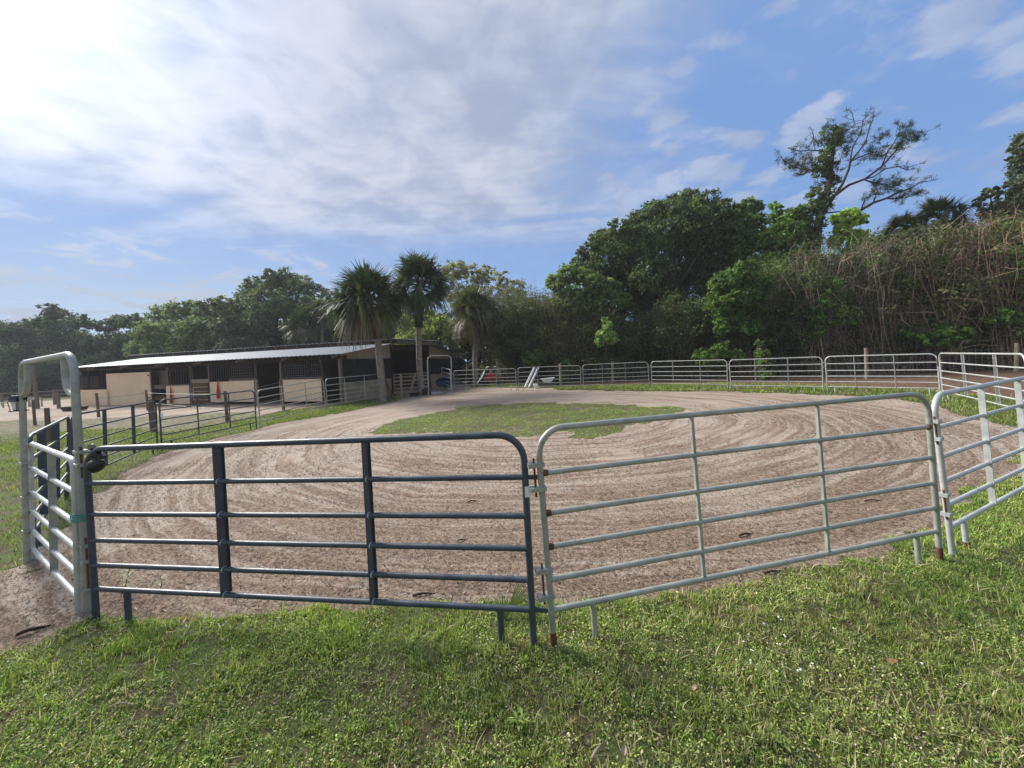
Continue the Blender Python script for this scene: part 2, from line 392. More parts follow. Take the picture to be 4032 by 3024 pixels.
nx, ny = len(X), len(Y); i = np.arange(nx * ny).reshape(ny, nx)
Q = np.stack([i[:-1, :-1], i[:-1, 1:], i[1:, 1:], i[1:, :-1]], -1).reshape(-1, 4)
gobj = npmesh('ground', np.stack([x, y, zg(x, y)], 1), Q, M['ground'], np.stack([gr, li, mu], 1), smooth=True)
tag(gobj, 'sandy ground with mulch tracks and grass edges', None, kind='structure')

# ------------------------------------------------------------------ grass blades
def blades(x, y, h, wd, cols, lean=.5):
    n = len(x); z = zg(x, y) - .004
    a = rng.uniform(0, 2 * math.pi, n); b_ = rng.uniform(0, 2 * math.pi, n)
    l = rng.uniform(.1, 1, n) * lean * h
    dx_, dy_ = np.cos(a) * l, np.sin(a) * l; wx, wy = np.cos(b_) * wd / 2, np.sin(b_) * wd / 2
    hh = h * np.sqrt(np.clip(1 - (l / h * .8) ** 2, .15, 1))
    V = np.zeros((n, 5, 3))
    V[:, 0] = np.stack([x - wx, y - wy, z], 1); V[:, 1] = np.stack([x + wx, y + wy, z], 1)
    V[:, 2] = np.stack([x - wx * .8 + dx_ * .35, y - wy * .8 + dy_ * .35, z + hh * .6], 1)
    V[:, 3] = np.stack([x + wx * .8 + dx_ * .35, y + wy * .8 + dy_ * .35, z + hh * .6], 1)
    V[:, 4] = np.stack([x + dx_, y + dy_, z + hh], 1)
    k = np.arange(n)[:, None] * 5
    q_ = k + np.array([0, 1, 3, 2]); t_ = k + np.array([2, 3, 4])
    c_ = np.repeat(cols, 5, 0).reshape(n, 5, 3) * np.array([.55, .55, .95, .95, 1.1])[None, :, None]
    return V.reshape(-1, 3), q_, t_, c_.reshape(-1, 3)
def rosettes(x, y, s, cols, hmax=.05, asp=.6):
    n = len(x); a = rng.uniform(0, 2 * math.pi, n); z = zg(x, y) + rng.uniform(.008, hmax, n)
    tl = rng.uniform(-.6, .6, (n, 2)); u = np.stack([np.cos(a), np.sin(a), tl[:, 0]], 1); v = np.stack([-np.sin(a), np.cos(a), tl[:, 1]], 1)
    c0 = np.stack([x, y, z], 1); s = s[:, None]
    V = np.stack([c0 - u * s, c0 - v * s * asp, c0 + u * s, c0 + v * s * asp], 1)
    k = np.arange(n)[:, None] * 4 + np.array([0, 1, 2, 3])
    return V.reshape(-1, 3), k, None, np.repeat(cols, 4, 0)
GC = np.array([(.245, .345, .08), (.355, .445, .11), (.145, .225, .055), (.48, .50, .15), (.56, .50, .32), (.30, .23, .14)])
def gcol(x, y, dry=0):
    tone = .72 + .72 * (vnoise(x, y, .07, 311) * .5 + vnoise(x, y, .17, 312) * .3 + vnoise(x, y, .6, 313) * .2)
    n = len(x); f = fbm(x, y, .55, 21); f2 = fbm(x, y, 1.8, 33); pz_ = fbm(x, y, .42, 71, 3); d = np.clip((f2 - .5) * 3 + np.clip((pz_ - .58) * 5, 0, .5) + dry + np.clip((x + 1.5) * .09, -.25, .30) * (y < 3.2), -.3, .8)
    w_ = np.stack([np.full(n, 1.0), .4 + 1.6 * np.clip(f - .4, 0, 1) * 2, .4 + 1.4 * np.clip(.55 - f, 0, 1) * 3, np.full(n, .28), .16 + .8 * np.clip(d, 0, 1), .10 + .5 * np.clip(d, 0, 1)], 1)
    w_ = w_.cumsum(1) / w_.sum(1, keepdims=True); r_ = rng.random(n)[:, None]; ix = (r_ > w_).sum(1).clip(0, 5)
    return GC[ix] * rng.uniform(.7, 1.35, (n, 1)) * tone[:, None]
def scatter(poly, n, box, isl=False):
    x = rng.uniform(box[0], box[1], n); y = rng.uniform(box[2], box[3], n)
    jx = x + (fbm(x, y, .5, 3) - .5) * .72; jy = y + (fbm(x, y, .5, 9) - .5) * .72
    if isl: jx = x + (fbm(x, y, 1.1, 13) - .5) * 2.2; jy = y + (fbm(x, y, 1.1, 19) - .5) * 2.6
    k = inpoly(jx, jy, poly); return x[k], y[k]
def veg(name, chunks, label, m_='grass'):
    Vs, Qs, Ts, Cs = [], [], [], []; o_ = 0
    for V, q_, t_, c_ in chunks:
        Vs.append(V); Cs.append(c_); Qs.append(q_ + o_)
        if t_ is not None: Ts.append(t_ + o_)
        o_ += len(V)
    ob = npmesh(name, np.concatenate(Vs), np.concatenate(Qs), M[m_], np.concatenate(Cs), tris=np.concatenate(Ts) if Ts else None)
    return tag(ob, label, 'grass' if m_ == 'grass' else 'mulch', kind='stuff')
ch = []
x, y = scatter(G1, 1100000, (-7.5, 9, 1.45, 6.2))
k = (np.abs(x) < y * 1.62 + .4) & (rng.random(len(x)) < np.clip(3.2 / y, .3, 1) ** 1.2); x, y = x[k], y[k]
den = fbm(x, y, .5, 77); k = rng.random(len(x)) < np.clip((den - .20) * 4.5, .45, 1); x, y = x[k], y[k]
fine_ = vnoise(x, y, .055, 301) * .6 + vnoise(x, y, .025, 302) * .4; k = rng.random(len(x)) < np.clip((fine_ - .24) * 4.2, .12, 1); x, y = x[k], y[k]
tall = .3 + np.clip((fbm(x, y, .28, 12, 3) - .35) * 3.2, 0, 1.6); bare = fbm(x, y, .33, 88, 3); k = rng.random(len(x)) < np.clip((bare - .20) * 9, .25, 1); x, y, tall = x[k], y[k], tall[k]
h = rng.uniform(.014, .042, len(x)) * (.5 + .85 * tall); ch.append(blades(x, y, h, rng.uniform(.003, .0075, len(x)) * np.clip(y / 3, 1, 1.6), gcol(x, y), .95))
k = rng.random(len(x)) < .30; x2 = x[k] + rng.normal(0, .02, k.sum()); y2 = y[k] + rng.normal(0, .02, k.sum())
k2 = fbm(x2, y2, .7, 55) > .40; x2, y2 = x2[k2], y2[k2]
ch.append(rosettes(x2, y2, rng.uniform(.004, .0095, len(x2)), gcol(x2, y2, -.3) * 1.05, .045))
k = rng.random(len(x)) < .035; ch.append(blades(x[k], y[k], rng.uniform(.06, .13, k.sum()), np.full(k.sum(), .005), gcol(x[k], y[k]) * 1.15, 1.0))
n = 9000; x3 = rng.uniform(-6, 8, n); y3 = rng.uniform(1.5, 4.5, n); k = inpoly(x3, y3, G1) & (fbm(x3, y3, .5, 99) > .42); x3, y3 = x3[k], y3[k]
ch.append(rosettes(x3, y3, rng.uniform(.02, .06, len(x3)), np.array([(.52, .45, .30)]) * rng.uniform(.5, 1.2, (len(x3), 1)), .035, .045))
veg('lawn_grass', ch, 'uneven mown grass and clover in front of the round pen')
ch = []
for P_, bx, n, hh, ww in ((G2, (-30, -3, 3, 26), 330000, (.03, .10), (.008, .016)), (G4, (-3, 34, 8, 30), 330000, (.04, .16), (.012, .022)), (G5, (-7, 2, 26, 34), 20000, (.04, .1), (.02, .03))):
    x, y = scatter(P_, n, bx); h = rng.uniform(hh[0], hh[1], len(x)) * (.5 + 1.1 * fbm(x, y, .8, 41))
    k = rng.random(len(x)) < np.clip((fbm(x, y, .9, 45) - .22) * 3.2, .1, 1)
    if P_ is G2: k &= (np.abs(x) < y * 1.55 + .6)
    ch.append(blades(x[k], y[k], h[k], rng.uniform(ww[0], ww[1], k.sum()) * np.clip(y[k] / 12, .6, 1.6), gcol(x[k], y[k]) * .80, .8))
veg('verge_grass', ch, 'rough bright grass growing along the outside of the pen panels')
x, y = scatter(G3, 300000, (-8, 12, 6, 21), True); k = rng.random(len(x)) < np.clip((fbm(x, y, .6, 61) - .28) * 3, .05, .8); x, y = x[k], y[k]
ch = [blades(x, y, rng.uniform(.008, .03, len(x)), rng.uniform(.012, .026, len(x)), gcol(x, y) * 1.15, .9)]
veg('island_grass', ch, 'oval patch of short grass in the middle of the riding ring')
# mulch chips
n = 170000; r_ = rng.random(n); y = 2.6 + 11 * r_ ** 1.7; x = rng.uniform(-1, 1, n) * (y * 1.5 + .5)
gr, li = masks(x, y); PEN = gpoly([(185, 1310), (1195, 1340), (2060, 1150), (2300, 960), (2010, 850), (1100, 845), (850, 865), (620, 910), (340, 980)])
k = (gr < .3) & ((fbm(x, y, 1.1, 91) + .35 * np.exp(-((y - 4.3) / 2) ** 2)) > .42); x, y = x[k], y[k]; n = len(x)
cc = np.array([(.15, .105, .075), (.22, .17, .13), (.09, .064, .046), (.36, .30, .24), (.19, .145, .108)])[rng.choice(5, n, p=[.3, .28, .17, .05, .20])] * rng.uniform(.7, 1.25, (n, 1))
V, q_, t_, c_ = rosettes(x, y, rng.uniform(.004, .026, n) * np.clip(y / 5, 1, 1.5), cc, .016, .18)
veg('mulch', [(V, q_, t_, c_)], 'brown shredded mulch scattered over the sandy ring', 'chip')

# ------------------------------------------------------------------ corral panels
RF = [1.0, .798, .614, .460, .312, .172]       # heights of the six rails as shares of the panel height
def bil(L0, L1, R0, R1, s, t):
    return L0 * (1 - s) * (1 - t) + L1 * (1 - s) * t + R0 * s * (1 - t) + R1 * s * t
class Plane:
    def __init__(s, tl, fl, tr, fr, sink=.03):
        s.L0 = ground(*fl); s.R0 = ground(*fr)
        zl, zr = float(zg(s.L0[0], s.L0[1])), float(zg(s.R0[0], s.R0[1]))
        if abs(zl) > .08: s.L0 = ground(*fl, z=zl)
        if abs(zr) > .08: s.R0 = ground(*fr, z=zr)
        s.L1 = at(*tl, s.L0[1]); s.R1 = at(*tr, s.R0[1])
        s.len = np.linalg.norm(s.R0 - s.L0); s.h = (np.linalg.norm(s.L1 - s.L0) + np.linalg.norm(s.R1 - s.R0)) / 2
        d = (s.R0 - s.L0) / s.len; s.d = d; s.n = np.array([d[1], -d[0], 0])       # towards the camera side
        s.sink = sink / s.h
    def p(s, a, t, off=0): return bil(s.L0, s.L1, s.R0, s.R1, a, t) + s.n * off
    def sx(s, px, t=.5):       # the share along the panel that shows at column px
        lo, hi = 0, 1
        for _ in range(30):
            mid = (lo + hi) / 2
            if proj(s.p(mid, t))[0] < px: lo = mid
            else: hi = mid
        return (lo + hi) / 2
def bow(P, r=.2, foot=True, n=8):
    a = r / P.len; b_ = r / P.h; pts = []
    pts.append(P.p(0, -P.sink))
    for t in np.linspace(0, 1 - b_, 5)[0:]: pts.append(P.p(0, t))
    for k in range(1, n): th = math.pi / 2 * k / n; pts.append(P.p(a * (1 - math.cos(th)), 1 - b_ + b_ * math.sin(th)))
    for t in np.linspace(a, 1 - a, 7): pts.append(P.p(t, 1))
    for k in range(1, n): th = math.pi / 2 * k / n; pts.append(P.p(1 - a + a * math.sin(th), 1 - b_ + b_ * math.cos(th)))
    for t in np.linspace(1 - b_, 0, 5): pts.append(P.p(1, t))
    pts.append(P.p(1, -P.sink)); return pts
GRP = 'steel corral panels forming the round pen'
def panel(label, tl, fl, tr, fr, m_, stiles, fr_r=.024, rl_r=.020, legs=(.07, .93), st=('plate', .09), rust=(), clamps=None, rad=.19, dyn=None, near=False, rails=RF, mrail=None):
    P = Plane(tl, fl, tr, fr)
    t = thing('corral_panel', P.L0, label, 'fence panel', GRP)
    nseg = 14 if near else 8
    MB().tube(bow(P, rad), fr_r, nseg).build('frame', m_, t)
    for f in rails[1:]:
        pts = [P.p(0, f), P.p(.5, f, 0), P.p(1, f)]
        MB().tube(pts, rl_r, nseg).build('rail', mrail or m_, t)
    bot = rails[-1]
    for sx in stiles:
        s_ = P.sx(sx); b = MB()
        if st[0] == 'plate':
            w_ = st[1]; th = .006 / P.len
            c = []
            for tt in (bot - .005, 1 - .004):
                c += [P.p(s_ - th, tt, rl_r + .004), P.p(s_ + th, tt, rl_r + .004), P.p(s_ + th, tt, rl_r + .004 - w_), P.p(s_ - th, tt, rl_r + .004 - w_)]
            b.hexa([tuple(q) for q in c])
            e = .020 / P.len
            for off in (rl_r + .004 - w_,):
                c = []
                for tt in (bot - .005, 1 - .004):
                    c += [P.p(s_ - th, tt, off), P.p(s_ + e, tt, off), P.p(s_ + e, tt, off - .006), P.p(s_ - th, tt, off - .006)]
                b.hexa([tuple(q) for q in c])
        else:
            w_ = st[1] / 2; e = w_ / P.len; c = []
            for tt in (bot - .005, 1 - .004):
                c += [P.p(s_ - e, tt, .014), P.p(s_ + e, tt, .014), P.p(s_ + e, tt, -.010), P.p(s_ - e, tt, -.010)]
            b.hexa([tuple(q) for q in c])
        b.build('stile', m_, t)
    for s_ in legs:
        MB().tube([P.p(s_, bot), P.p(s_, -P.sink)], fr_r * .95, nseg).build('leg', m_, t)
    for s_ in rust:
        MB().tube([P.p(s_, .075), P.p(s_, -P.sink * 1.01)], fr_r + .0012, nseg).build('rusty_foot', M['rust'], t)
    return P, t
def clamp(P, t, s, zs, m_, out=1, pin=True, gap=.05):
    """paired straps and a pin joining two panels, at heights zs (shares)"""
    for z0, z1 in zs:
        for z in (z0, z1):
            b = MB(); a = P.p(s, z); e = a + P.d * gap * out
            b.bar(a - P.d * .028 * out, e + P.d * .02 * out, .062, .030).build('hinge_strap', m_, t)
        if pin:
            a = P.p(s, z0 + .03) + P.d * (gap * .62) * out; c = P.p(s, z1 - .035) + P.d * (gap * .62) * out
            MB().tube([a, c], .008, 8).build('hinge_pin', M['rust'], t)

PD, tD = panel('dark blue-grey six-rail panel at the front left, nearest the camera', (338, 1769), (379, 2431), (2059, 1710), (2102, 2543), M['dark'], (868, 1452), .025, .021, (.09, .94), ('plate', .078), near=True)
# closing tongues of the dark panel and its paper tag
for f in (.797, .172): MB().bar(PD.p(1, f), PD.p(1, f) + PD.d * .13, .012, .030).build('tongue', M['dark'], tD)
for sx in (868, 1452):
    s_ = PD.sx(sx)
    for f in RF[1:]: MB().tube([PD.p(s_ + .0022, f), PD.p(s_ + .0048, f)], .0245, 14).build('cutout_light_ring', M['galv_pale'], tD)  # pale rings added to imitate light showing at the stile cut-outs
a = PD.p(1, .735) + PD.d * .018 + PD.n * .03; MB().box(a, (.04, .004, .075), .1).build('paper_tag', M['tagpaper'], tD)
PG, tG = panel('galvanised panel with rusty feet, right of the dark front panel', (2115, 1690), (2182, 2551), (3650, 1547), (3701, 2203), M['galv'], (2751, 3242), .023, .020, (.085, .93), ('bar', .024), rust=(0, 1), near=True)
clamp(PG, tG, 0, ((.84, .73), (.36, .24)), M['galv'], -1, True, .07)
for f in RF[1:4]: 
    MB().tube([PG.p(.004, f), PG.p(.014, f)], .0235, 12).build('rusty_weld', M['rust'], tG)
MB().tube([PG.p(.991, RF[1]), PG.p(.998, RF[1])], .0255, 12).build('rusty_weld', M['rust'], tG)
# right-hand panel: its far end lies outside the picture
r0 = ground(3751, 2185); dirR = at(4032, 1481, 1)  # find the run from the top rail
def run_end(tl, fl, q_top, L):
    a0 = ground(*fl); z = at(*tl, a0[1])[2]; c = ground(*q_top, z=z) if abs(z - CAMH) > .02 else None
    d = (c - a0)[:2]; d = d / np.linalg.norm(d); e = a0 + np.array([d[0], d[1], 0]) * L; return e, z
fR = ground(3751, 2185); bR = ground(4032, 1920, z=.26); d = (bR - fR)[:2]; d /= np.linalg.norm(d)
eR = fR + np.array([d[0], d[1], 0]) * 3.7
PR, tR = panel('pale galvanised panel leading off the right edge of the picture', (3672, 1557), (3751, 2185), proj(eR + [0, 0, 1.50]), proj(eR), M['galv_pale'], (3890, 4028), .024, .020, (.085, .93), ('plate', .042), rust=(), near=True)
clamp(PR, tR, 0, ((.84, .73), (.38, .26)), M['galv_pale'], -1, True, .035)
MB().tube([PR.p(.085, .03), PR.p(.085, -.01)], .0245, 12).build('rusty_foot', M['rust'], tR)
far = [
 ('whitish galvanised panel at the far right, seen through the near right panels', (3697, 1391), (3716, 1570), (4036, 1394), (4062, 1668), 'galv_pale', (3797, 3924), ('plate', .05)),
 ('far silver panel left of the sharp far right corner, wooden post behind it', (3249, 1404), (3259, 1547), (3689, 1393), (3704, 1558), 'galv_pale', (3366, 3523), ('plate', .045)),
 ('far silver panel with a leafy sapling showing behind its middle', (2871, 1418), (2879, 1538), (3237, 1405), (3242, 1547), 'galv_far', (2974, 3103), ('plate', .045)),
 ('far silver panel below the bare oak hollow, second to the right of the white pipes', (2563, 1424), (2569, 1527), (2862, 1417), (2866, 1534), 'galv_far', (2650, 2757), ('plate', .05)),
 ('far silver panel next right of the one in front of the white pipes', (2294, 1437), (2298, 1534), (2551, 1425), (2557, 1528), 'galv_far', (2372, 2463), ('plate', .05)),
 ('far silver panel in front of the white pipes and the wheelbarrow', (2039, 1448), (2042, 1538), (2285, 1439), (2289, 1534), 'galv_far', (2117, 2205), ('plate', .05)),
 ('far silver panel in front of the red covered machine', (1786, 1460), (1790, 1543), (2030, 1451), (2034, 1538), 'galv_far', (1867, 1954), ('plate', .04)),
 ('silver panel ending at the leaning palm trunk beside the stable corner', (1281, 1492), (1290, 1617), (1496, 1473), (1503, 1579), 'galv_far', (1359, 1437), ('bar', .03)),
 ('silver panel in front of the wide stall grid, right of the dark panels', (1012, 1538), (1027, 1684), (1273, 1494), (1284, 1618), 'galv_far', (1114, 1206), ('bar', .03)),
 ('dark panel in front of the two red nets', (626, 1575), (638, 1776), (1001, 1537), (1010, 1689), 'dark', (780, 904), ('bar', .03)),
 ('dark panel seen between the walk-through gate and the panel with the white tag', (280, 1634), (287, 1945), (612, 1580), (621, 1778), 'dark', (417, 529), ('plate', .06)),
 ('dark panel seen edge-on behind the walk-through gate', (112, 1719), (139, 2168), (271, 1640), (266, 1960), 'dark', (179, 228), ('plate', .08)),
]
FP = []
for i, (lb, tl, fl, tr, fr, mm, stl, st) in enumerate(far):
    P, t = panel(lb, tl, fl, tr, fr, M[mm], stl, .023, .019, (.08, .92), st)
    FP.append(P)
    for z in (.84, .72): MB().bar(P.p(1, z) - P.d * .02, P.p(1, z) + P.d * .09, .03, .03).build('hinge_strap', M[mm], t)
    if i == 9:
        MB().box(P.p(.0, .70) + P.n * .035 + P.d * .02, (.07, .01, .12), math.atan2(P.d[1], P.d[0])).build('white_tag', M['tagpaper'], t)
    if i == 1: MB().tube([P.p(1, .93), P.p(1, .70)], .0245, 10).build('rusty_patch', M['rust'], t)

# ------------------------------------------------------------------ near walk-through gate
PF = Plane((84, 1430), (108, 2216), (289, 1392), (347, 2408))
t = thing('walk_through_gate', PF.R0, 'tall galvanised bow gate standing at the left edge, taller than every panel', 'gate')
MB().tube(bow(PF, .20), .029, 14).build('bow_frame', M['galv'], t)
H = PF.h; L = PF.len
for s0, sg in ((0, 1), (1, -1)):
    pts = []; rs = []
    for a, b_ in [(.30, .03), (.30, .10), (.30, .17), (.295, .22), (.28, .265), (.25, .305), (.21, .335), (.16, .355), (.10, .37), (.03, .385)]:
        pts.append(PF.p(s0 + sg * a / L, 1 - b_ / H))
    # crimped inside bend: pleats in the tube
    P2 = []; 
    for k in range(len(pts) - 1):
        for j in range(4): P2.append(pts[k] + (pts[k + 1] - pts[k]) * j / 4)
    P2.append(pts[-1])
    rs = [.027 + (.0022 * math.sin(k * 2.4) if 8 < k < 30 else 0) for k in range(len(P2))]
    MB().tube(P2, rs, 14).build('brace_loop', M['galv'], t)
PL = Plane((120, 1745), (127, 2203), (293, 1812), (310, 2412))
leaf = MB().tube(bow(PL, .14), .025, 12).build('gate_leaf', M['galv_pale'], t)
for f in (.79, .585, .42, .255, .10):
    MB().tube([PL.p(0, f), PL.p(1, f)], .022, 12).build('gate_rail', M['galv_pale'], leaf)
s_ = PL.sx(207)
b = MB(); th = .006 / PL.len; c = []
for tt in (.09, .995): c += [PL.p(s_ - th, tt, .026), PL.p(s_ + th, tt, .026), PL.p(s_ + th, tt, -.03), PL.p(s_ - th, tt, -.03)]
b.hexa([tuple(q) for q in c]).build('gate_stile', M['galv'], leaf)
for f in (.62, .57, .26, .20, .09):
    a = PF.p(1, f); MB().bar(a - PF.d * .03, a + PF.d * .085 + PF.n * .0, .07, .028).build('hinge_strap', M['galv'], t)
for f0, f1 in ((.64, .52), (.29, .08)):
    a = PF.p(1, f0) + PF.d * .055; c = PF.p(1, f1) + PF.d * .055; MB().tube([a, c], .009, 8).build('hinge_pin', M['rust'], t)
for f in (.50, .33, .16):
    a = PF.p(0, f); MB().bar(a + PF.d * .06, a - PF.d * .04, .06, .02).build('hinge_strap', M['galv'], t)
# twine
pts = []
cA = at(300, 2036, PL.R0[1] - .01); cB = at(330, 2036, PF.R0[1] + .0)
cm = (cA + cB) / 2; ax = (cB - cA); ax[2] = 0; la = np.linalg.norm(ax); ax /= la; ay = np.array([-ax[1], ax[0], 0])
for k in range(100):
    th = 2 * math.pi * k / 22; pts.append(cm + ax * math.cos(th) * (la / 2 + .036) + ay * math.sin(th) * .040 + np.array([0, 0, .045 - .09 * k / 100 + .008 * math.sin(3 * th)]))
tag(MB().tube(pts, .0055, 6).build('twine_tie', M['twine']), 'green baling twine wrapped round the posts of the walk-through gate', 'twine')
# solar lantern on the outer post
Yl = PF.L0[1]
c0 = at(68, 1592, Yl)
t = thing('solar_lantern', c0, 'small black lantern with frosted glass strapped to the tall gate post', 'lantern')
def sc_(dx, dz, dy=0): return c0 + np.array([dx, dy, dz])
b = MB(); b.hexa([tuple(sc_(*q)) for q in ((-.058, .045, -.05), (.05, .045, -.05), (.05, .045, .05), (-.058, .045, .05), (-.03, .10, -.025), (.035, .125, -.025), (.035, .125, .025), (-.03, .10, .025))]) if False else None
def fr_(x0, x1, z0, y0, x2, x3, z1, y1): return [sc_(x0, z0, -y0), sc_(x1, z0, -y0), sc_(x1, z0, y0), sc_(x0, z0, y0), sc_(x2, z1, -y1), sc_(x3, z1, -y1), sc_(x3, z1, y1), sc_(x2, z1, y1)]
b = MB().hexa([tuple(q) for q in fr_(-.055, .055, .045, .052, -.035, .045, .105, .030)]); b.hexa([tuple(q) for q in fr_(-.062, .06, .036, .058, -.062, .06, .046, .058)])
b.build('cap', M['blackplastic'], t, .003)
MB().hexa([tuple(q) for q in fr_(-.026, .026, -.068, .026, -.034, .034, .036, .034)]).build('frosted_glass', M['frost'], t, .004)
b = MB().hexa([tuple(q) for q in fr_(-.05, .05, -.082, .048, -.045, .045, -.068, .044)])
for sx in (-1, 1):
    for sy in (-1, 1): b.bar(sc_(sx * .038, -.07, sy * .036), sc_(sx * .05, .04, sy * .048), .006, .006)
b.build('cage', M['blackplastic'], t)
pst = PF.p(0, .78)
MB().bar(sc_(.03, -.075), sc_(.125, -.075, .005), .012, .012).bar(sc_(.04, .07), sc_(.10, .07, .0), .03, .05).build('strap', M['blackplastic'], t)
# clip-on lamp at the corner of the dark panel
c0 = at(386, 1830, PD.L0[1] - .03)
t = thing('clip_lamp', c0, 'black dome-shaped clip-on lamp fixed to the corner of the dark front panel', 'lamp')
d1 = (np.array([.85, 0, .30])); d1 /= np.linalg.norm(d1)
prof = [(-.055, .050), (-.045, .058), (-.02, .060), (.01, .052), (.035, .036), (.055, .018), (.064, .004)]
MB().tube([c0 + d1 * a for a, r_ in prof], [r_ for a, r_ in prof], 16).build('dome', M['blackplastic'], t)
MB().box(at(393, 1794, PD.L0[1] - .03), (.075, .05, .038), 0, (0, .55)).build('sensor', M['blackplastic'], t, .004)
ca = at(361, 1760, PD.L0[1] + .01); MB().tube([ca + np.array([0, -.008, 0]), ca + np.array([0, .008, 0])], .028, 16).build('panel_disc', M['wire'], t)
MB().bar(at(358, 1800, PD.L0[1] - .01), at(385, 1812, PD.L0[1] - .03), .03, .03).bar(at(361, 1765, PD.L0[1]), at(368, 1800, PD.L0[1]), .015, .015).build('bracket', M['blackplastic'], t)

# ------------------------------------------------------------------ far walk-through gate
PW = Plane((1683, 1401), (1687, 1558), (1776, 1400), (1780, 1545))
t = thing('walk_through_gate', PW.R0, 'far silver bow gate with its narrow leaf swung open, between palm and blue chair', 'gate')
MB().tube(bow(PW, .35), .035, 10).build('bow_frame', M['galv_pale'], t)
a1 = at(1774, 1454, PW.R0[1]); a0 = ground(1774, 1543); b0 = ground(1739, 1531)
PLf = Plane((1739, 1447), (1740, 1534), (1773, 1456), (1775, 1544))
leaf = MB().tube(bow(PLf, .16), .03, 8).build('gate_leaf', M['galv_pale'], t)
for f in (.80, .61, .44, .28, .12): MB().tube([PLf.p(0, f), PLf.p(1, f)], .028, 8).build('gate_rail', M['galv_pale'], leaf)

# ------------------------------------------------------------------ stable
A0 = ground(1350, 1590); B0 = at(313, 1596, 30.0); 
uD = (B0 - A0)[:2]; BL = np.linalg.norm(uD); uD = uD / BL; slope = (B0[2] - A0[2]) / BL
vD = np.array([-uD[1], uD[0]]); vD = vD if vD[1] > 0 else -vD
def BP(u, v, z): return np.array([A0[0] + uD[0] * u + vD[0] * v, A0[1] + uD[1] * u + vD[1] * v, z + slope * u])
def fac(px, py, v=0.0):            # a picture point on the long wall -> (u, z)
    d = ray(px, py); n = np.array([vD[0], vD[1], 0]); o = np.array([0, 0, CAMH]); P0 = BP(0, v, 0)
    k = ((P0 - o) @ n) / (d @ n); X_ = o + d * k; u = (X_ - BP(0, v, 0))[:2] @ uD; return u, X_[2] - slope * u
def gab(px, py, u=0.0):            # on the end wall -> (v, z)
    d = ray(px, py); n = np.array([uD[0], uD[1], 0]); o = np.array([0, 0, CAMH]); P0 = BP(u, 0, 0)
    k = ((P0 - o) @ n) / (d @ n); X_ = o + d * k; v = (X_ - P0)[:2] @ vD; return v, X_[2] - slope * u
def c2(x, y): return (250 + .4069 * x, 1250 + .4069 * y)
def c5(x, y): return (950 + .2486 * x, 1350 + .2486 * y)
def c6(x, y): return (1400 + .226 * x, 1350 + .226 * y)
def bq(b, u0, u1, v0, v1, z0, z1):     # axis block in stable space
    u0, u1 = sorted((u0, u1)); v0, v1 = sorted((v0, v1))
    return b.hexa([tuple(BP(u, v, z)) for z in (z0, z1) for u, v in ((u0, v0), (u0, v1), (u1, v1), (u1, v0))])
def wallrect(b, p0, p1, v=0.0, th=.05):    # p0, p1 picture corners (left-top, right-bottom)
    (u0, z0), (u1, z1) = fac(*p0, v), fac(*p1, v); return bq(b, u1, u0, v, v + th, z1, z0)
BU = fac(309, 1500)[0]                       # left end
EAVE = fac(*c5(1540, 262))[1]
vA0 = gab(*c6(625, 500))[0]; vA1 = gab(*c6(1285, 500))[0]; vC = gab(*c6(1800, 500))[0]
DIM = dict(BU=BU, EAVE=EAVE, vA0=vA0, vA1=vA1, vC=vC); print('stable', DIM)
t = thing('stable', BP(BU / 2, 3, 0), 'long low cream stable with a pale metal roof and open stalls', 'stable')
def bb(u0, u1, v0, v1, z0, z1, name, m_, bev=0): return bq(MB(), u0, u1, v0, v1, z0, z1).build(name, m_, t, bev)
beamz = EAVE
# front line: boards, doors
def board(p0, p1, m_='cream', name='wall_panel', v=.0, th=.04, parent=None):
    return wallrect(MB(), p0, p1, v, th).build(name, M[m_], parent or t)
U = lambda x, y=1560: fac(x, y)[0]
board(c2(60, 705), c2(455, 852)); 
u0, _ = fac(*c2(420, 700)); u1, _ = fac(*c2(640, 700)); u2, _ = fac(*c2(845, 700)); zt = fac(*c2(640, 535))[1]
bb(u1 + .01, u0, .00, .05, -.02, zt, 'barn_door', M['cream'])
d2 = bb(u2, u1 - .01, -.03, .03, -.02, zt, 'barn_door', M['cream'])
for zz_ in (.5, 2.2): bq(MB(), u2 + .03, u2 + .22, -.05, -.03, zz_, zz_ + .07).build('door_hinge', M['black'], d2)
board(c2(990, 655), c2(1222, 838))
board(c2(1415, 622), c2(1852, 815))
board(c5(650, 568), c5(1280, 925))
for p0, p1 in ((c2(990, 648), c2(1222, 657)), (c2(1600, 592), c2(1850, 607)), (c5(640, 555), c5(1280, 569))):
    board(p0, p1, 'greywood', 'ledge', -.02, .1)
# posts along the front
for x_, m_ in ((c2(838, 0)[0], 'darkwood'), (c2(1005, 0)[0], 'greywood'), (c2(1228, 0)[0], 'greywood'), (c2(1410, 0)[0], 'greywood'), (c2(1850, 0)[0], 'greywood'), (c2(2105, 0)[0], 'greywood'), (c5(1262, 0)[0], 'greywood'), (c5(1565, 0)[0], 'greywood'), (c2(245, 0)[0], 'darkwood'), (c2(365, 0)[0], 'darkwood')):
    u_ = U(x_); z0 = 0 if x_ > c2(450, 0)[0] else fac(*c2(300, 700))[1]
    bb(u_ - .07, u_ + .07, .05, .19, z0 - .02, EAVE + .02, 'post', M[m_])
u_ = U(c5(1060, 0)[0]); bb(u_ - .05, u_ + .05, .05, .13, fac(*c5(1060, 560))[1], EAVE, 'post', M['greywood'])
for x_ in (c2(1878, 0)[0], c2(2113, 0)[0]):
    u_ = U(x_); bb(u_ - .09, u_ + .09, -.06, .02, -.02, fac(*c2(1878, 600))[1], 'stub_post', M['palewood'])
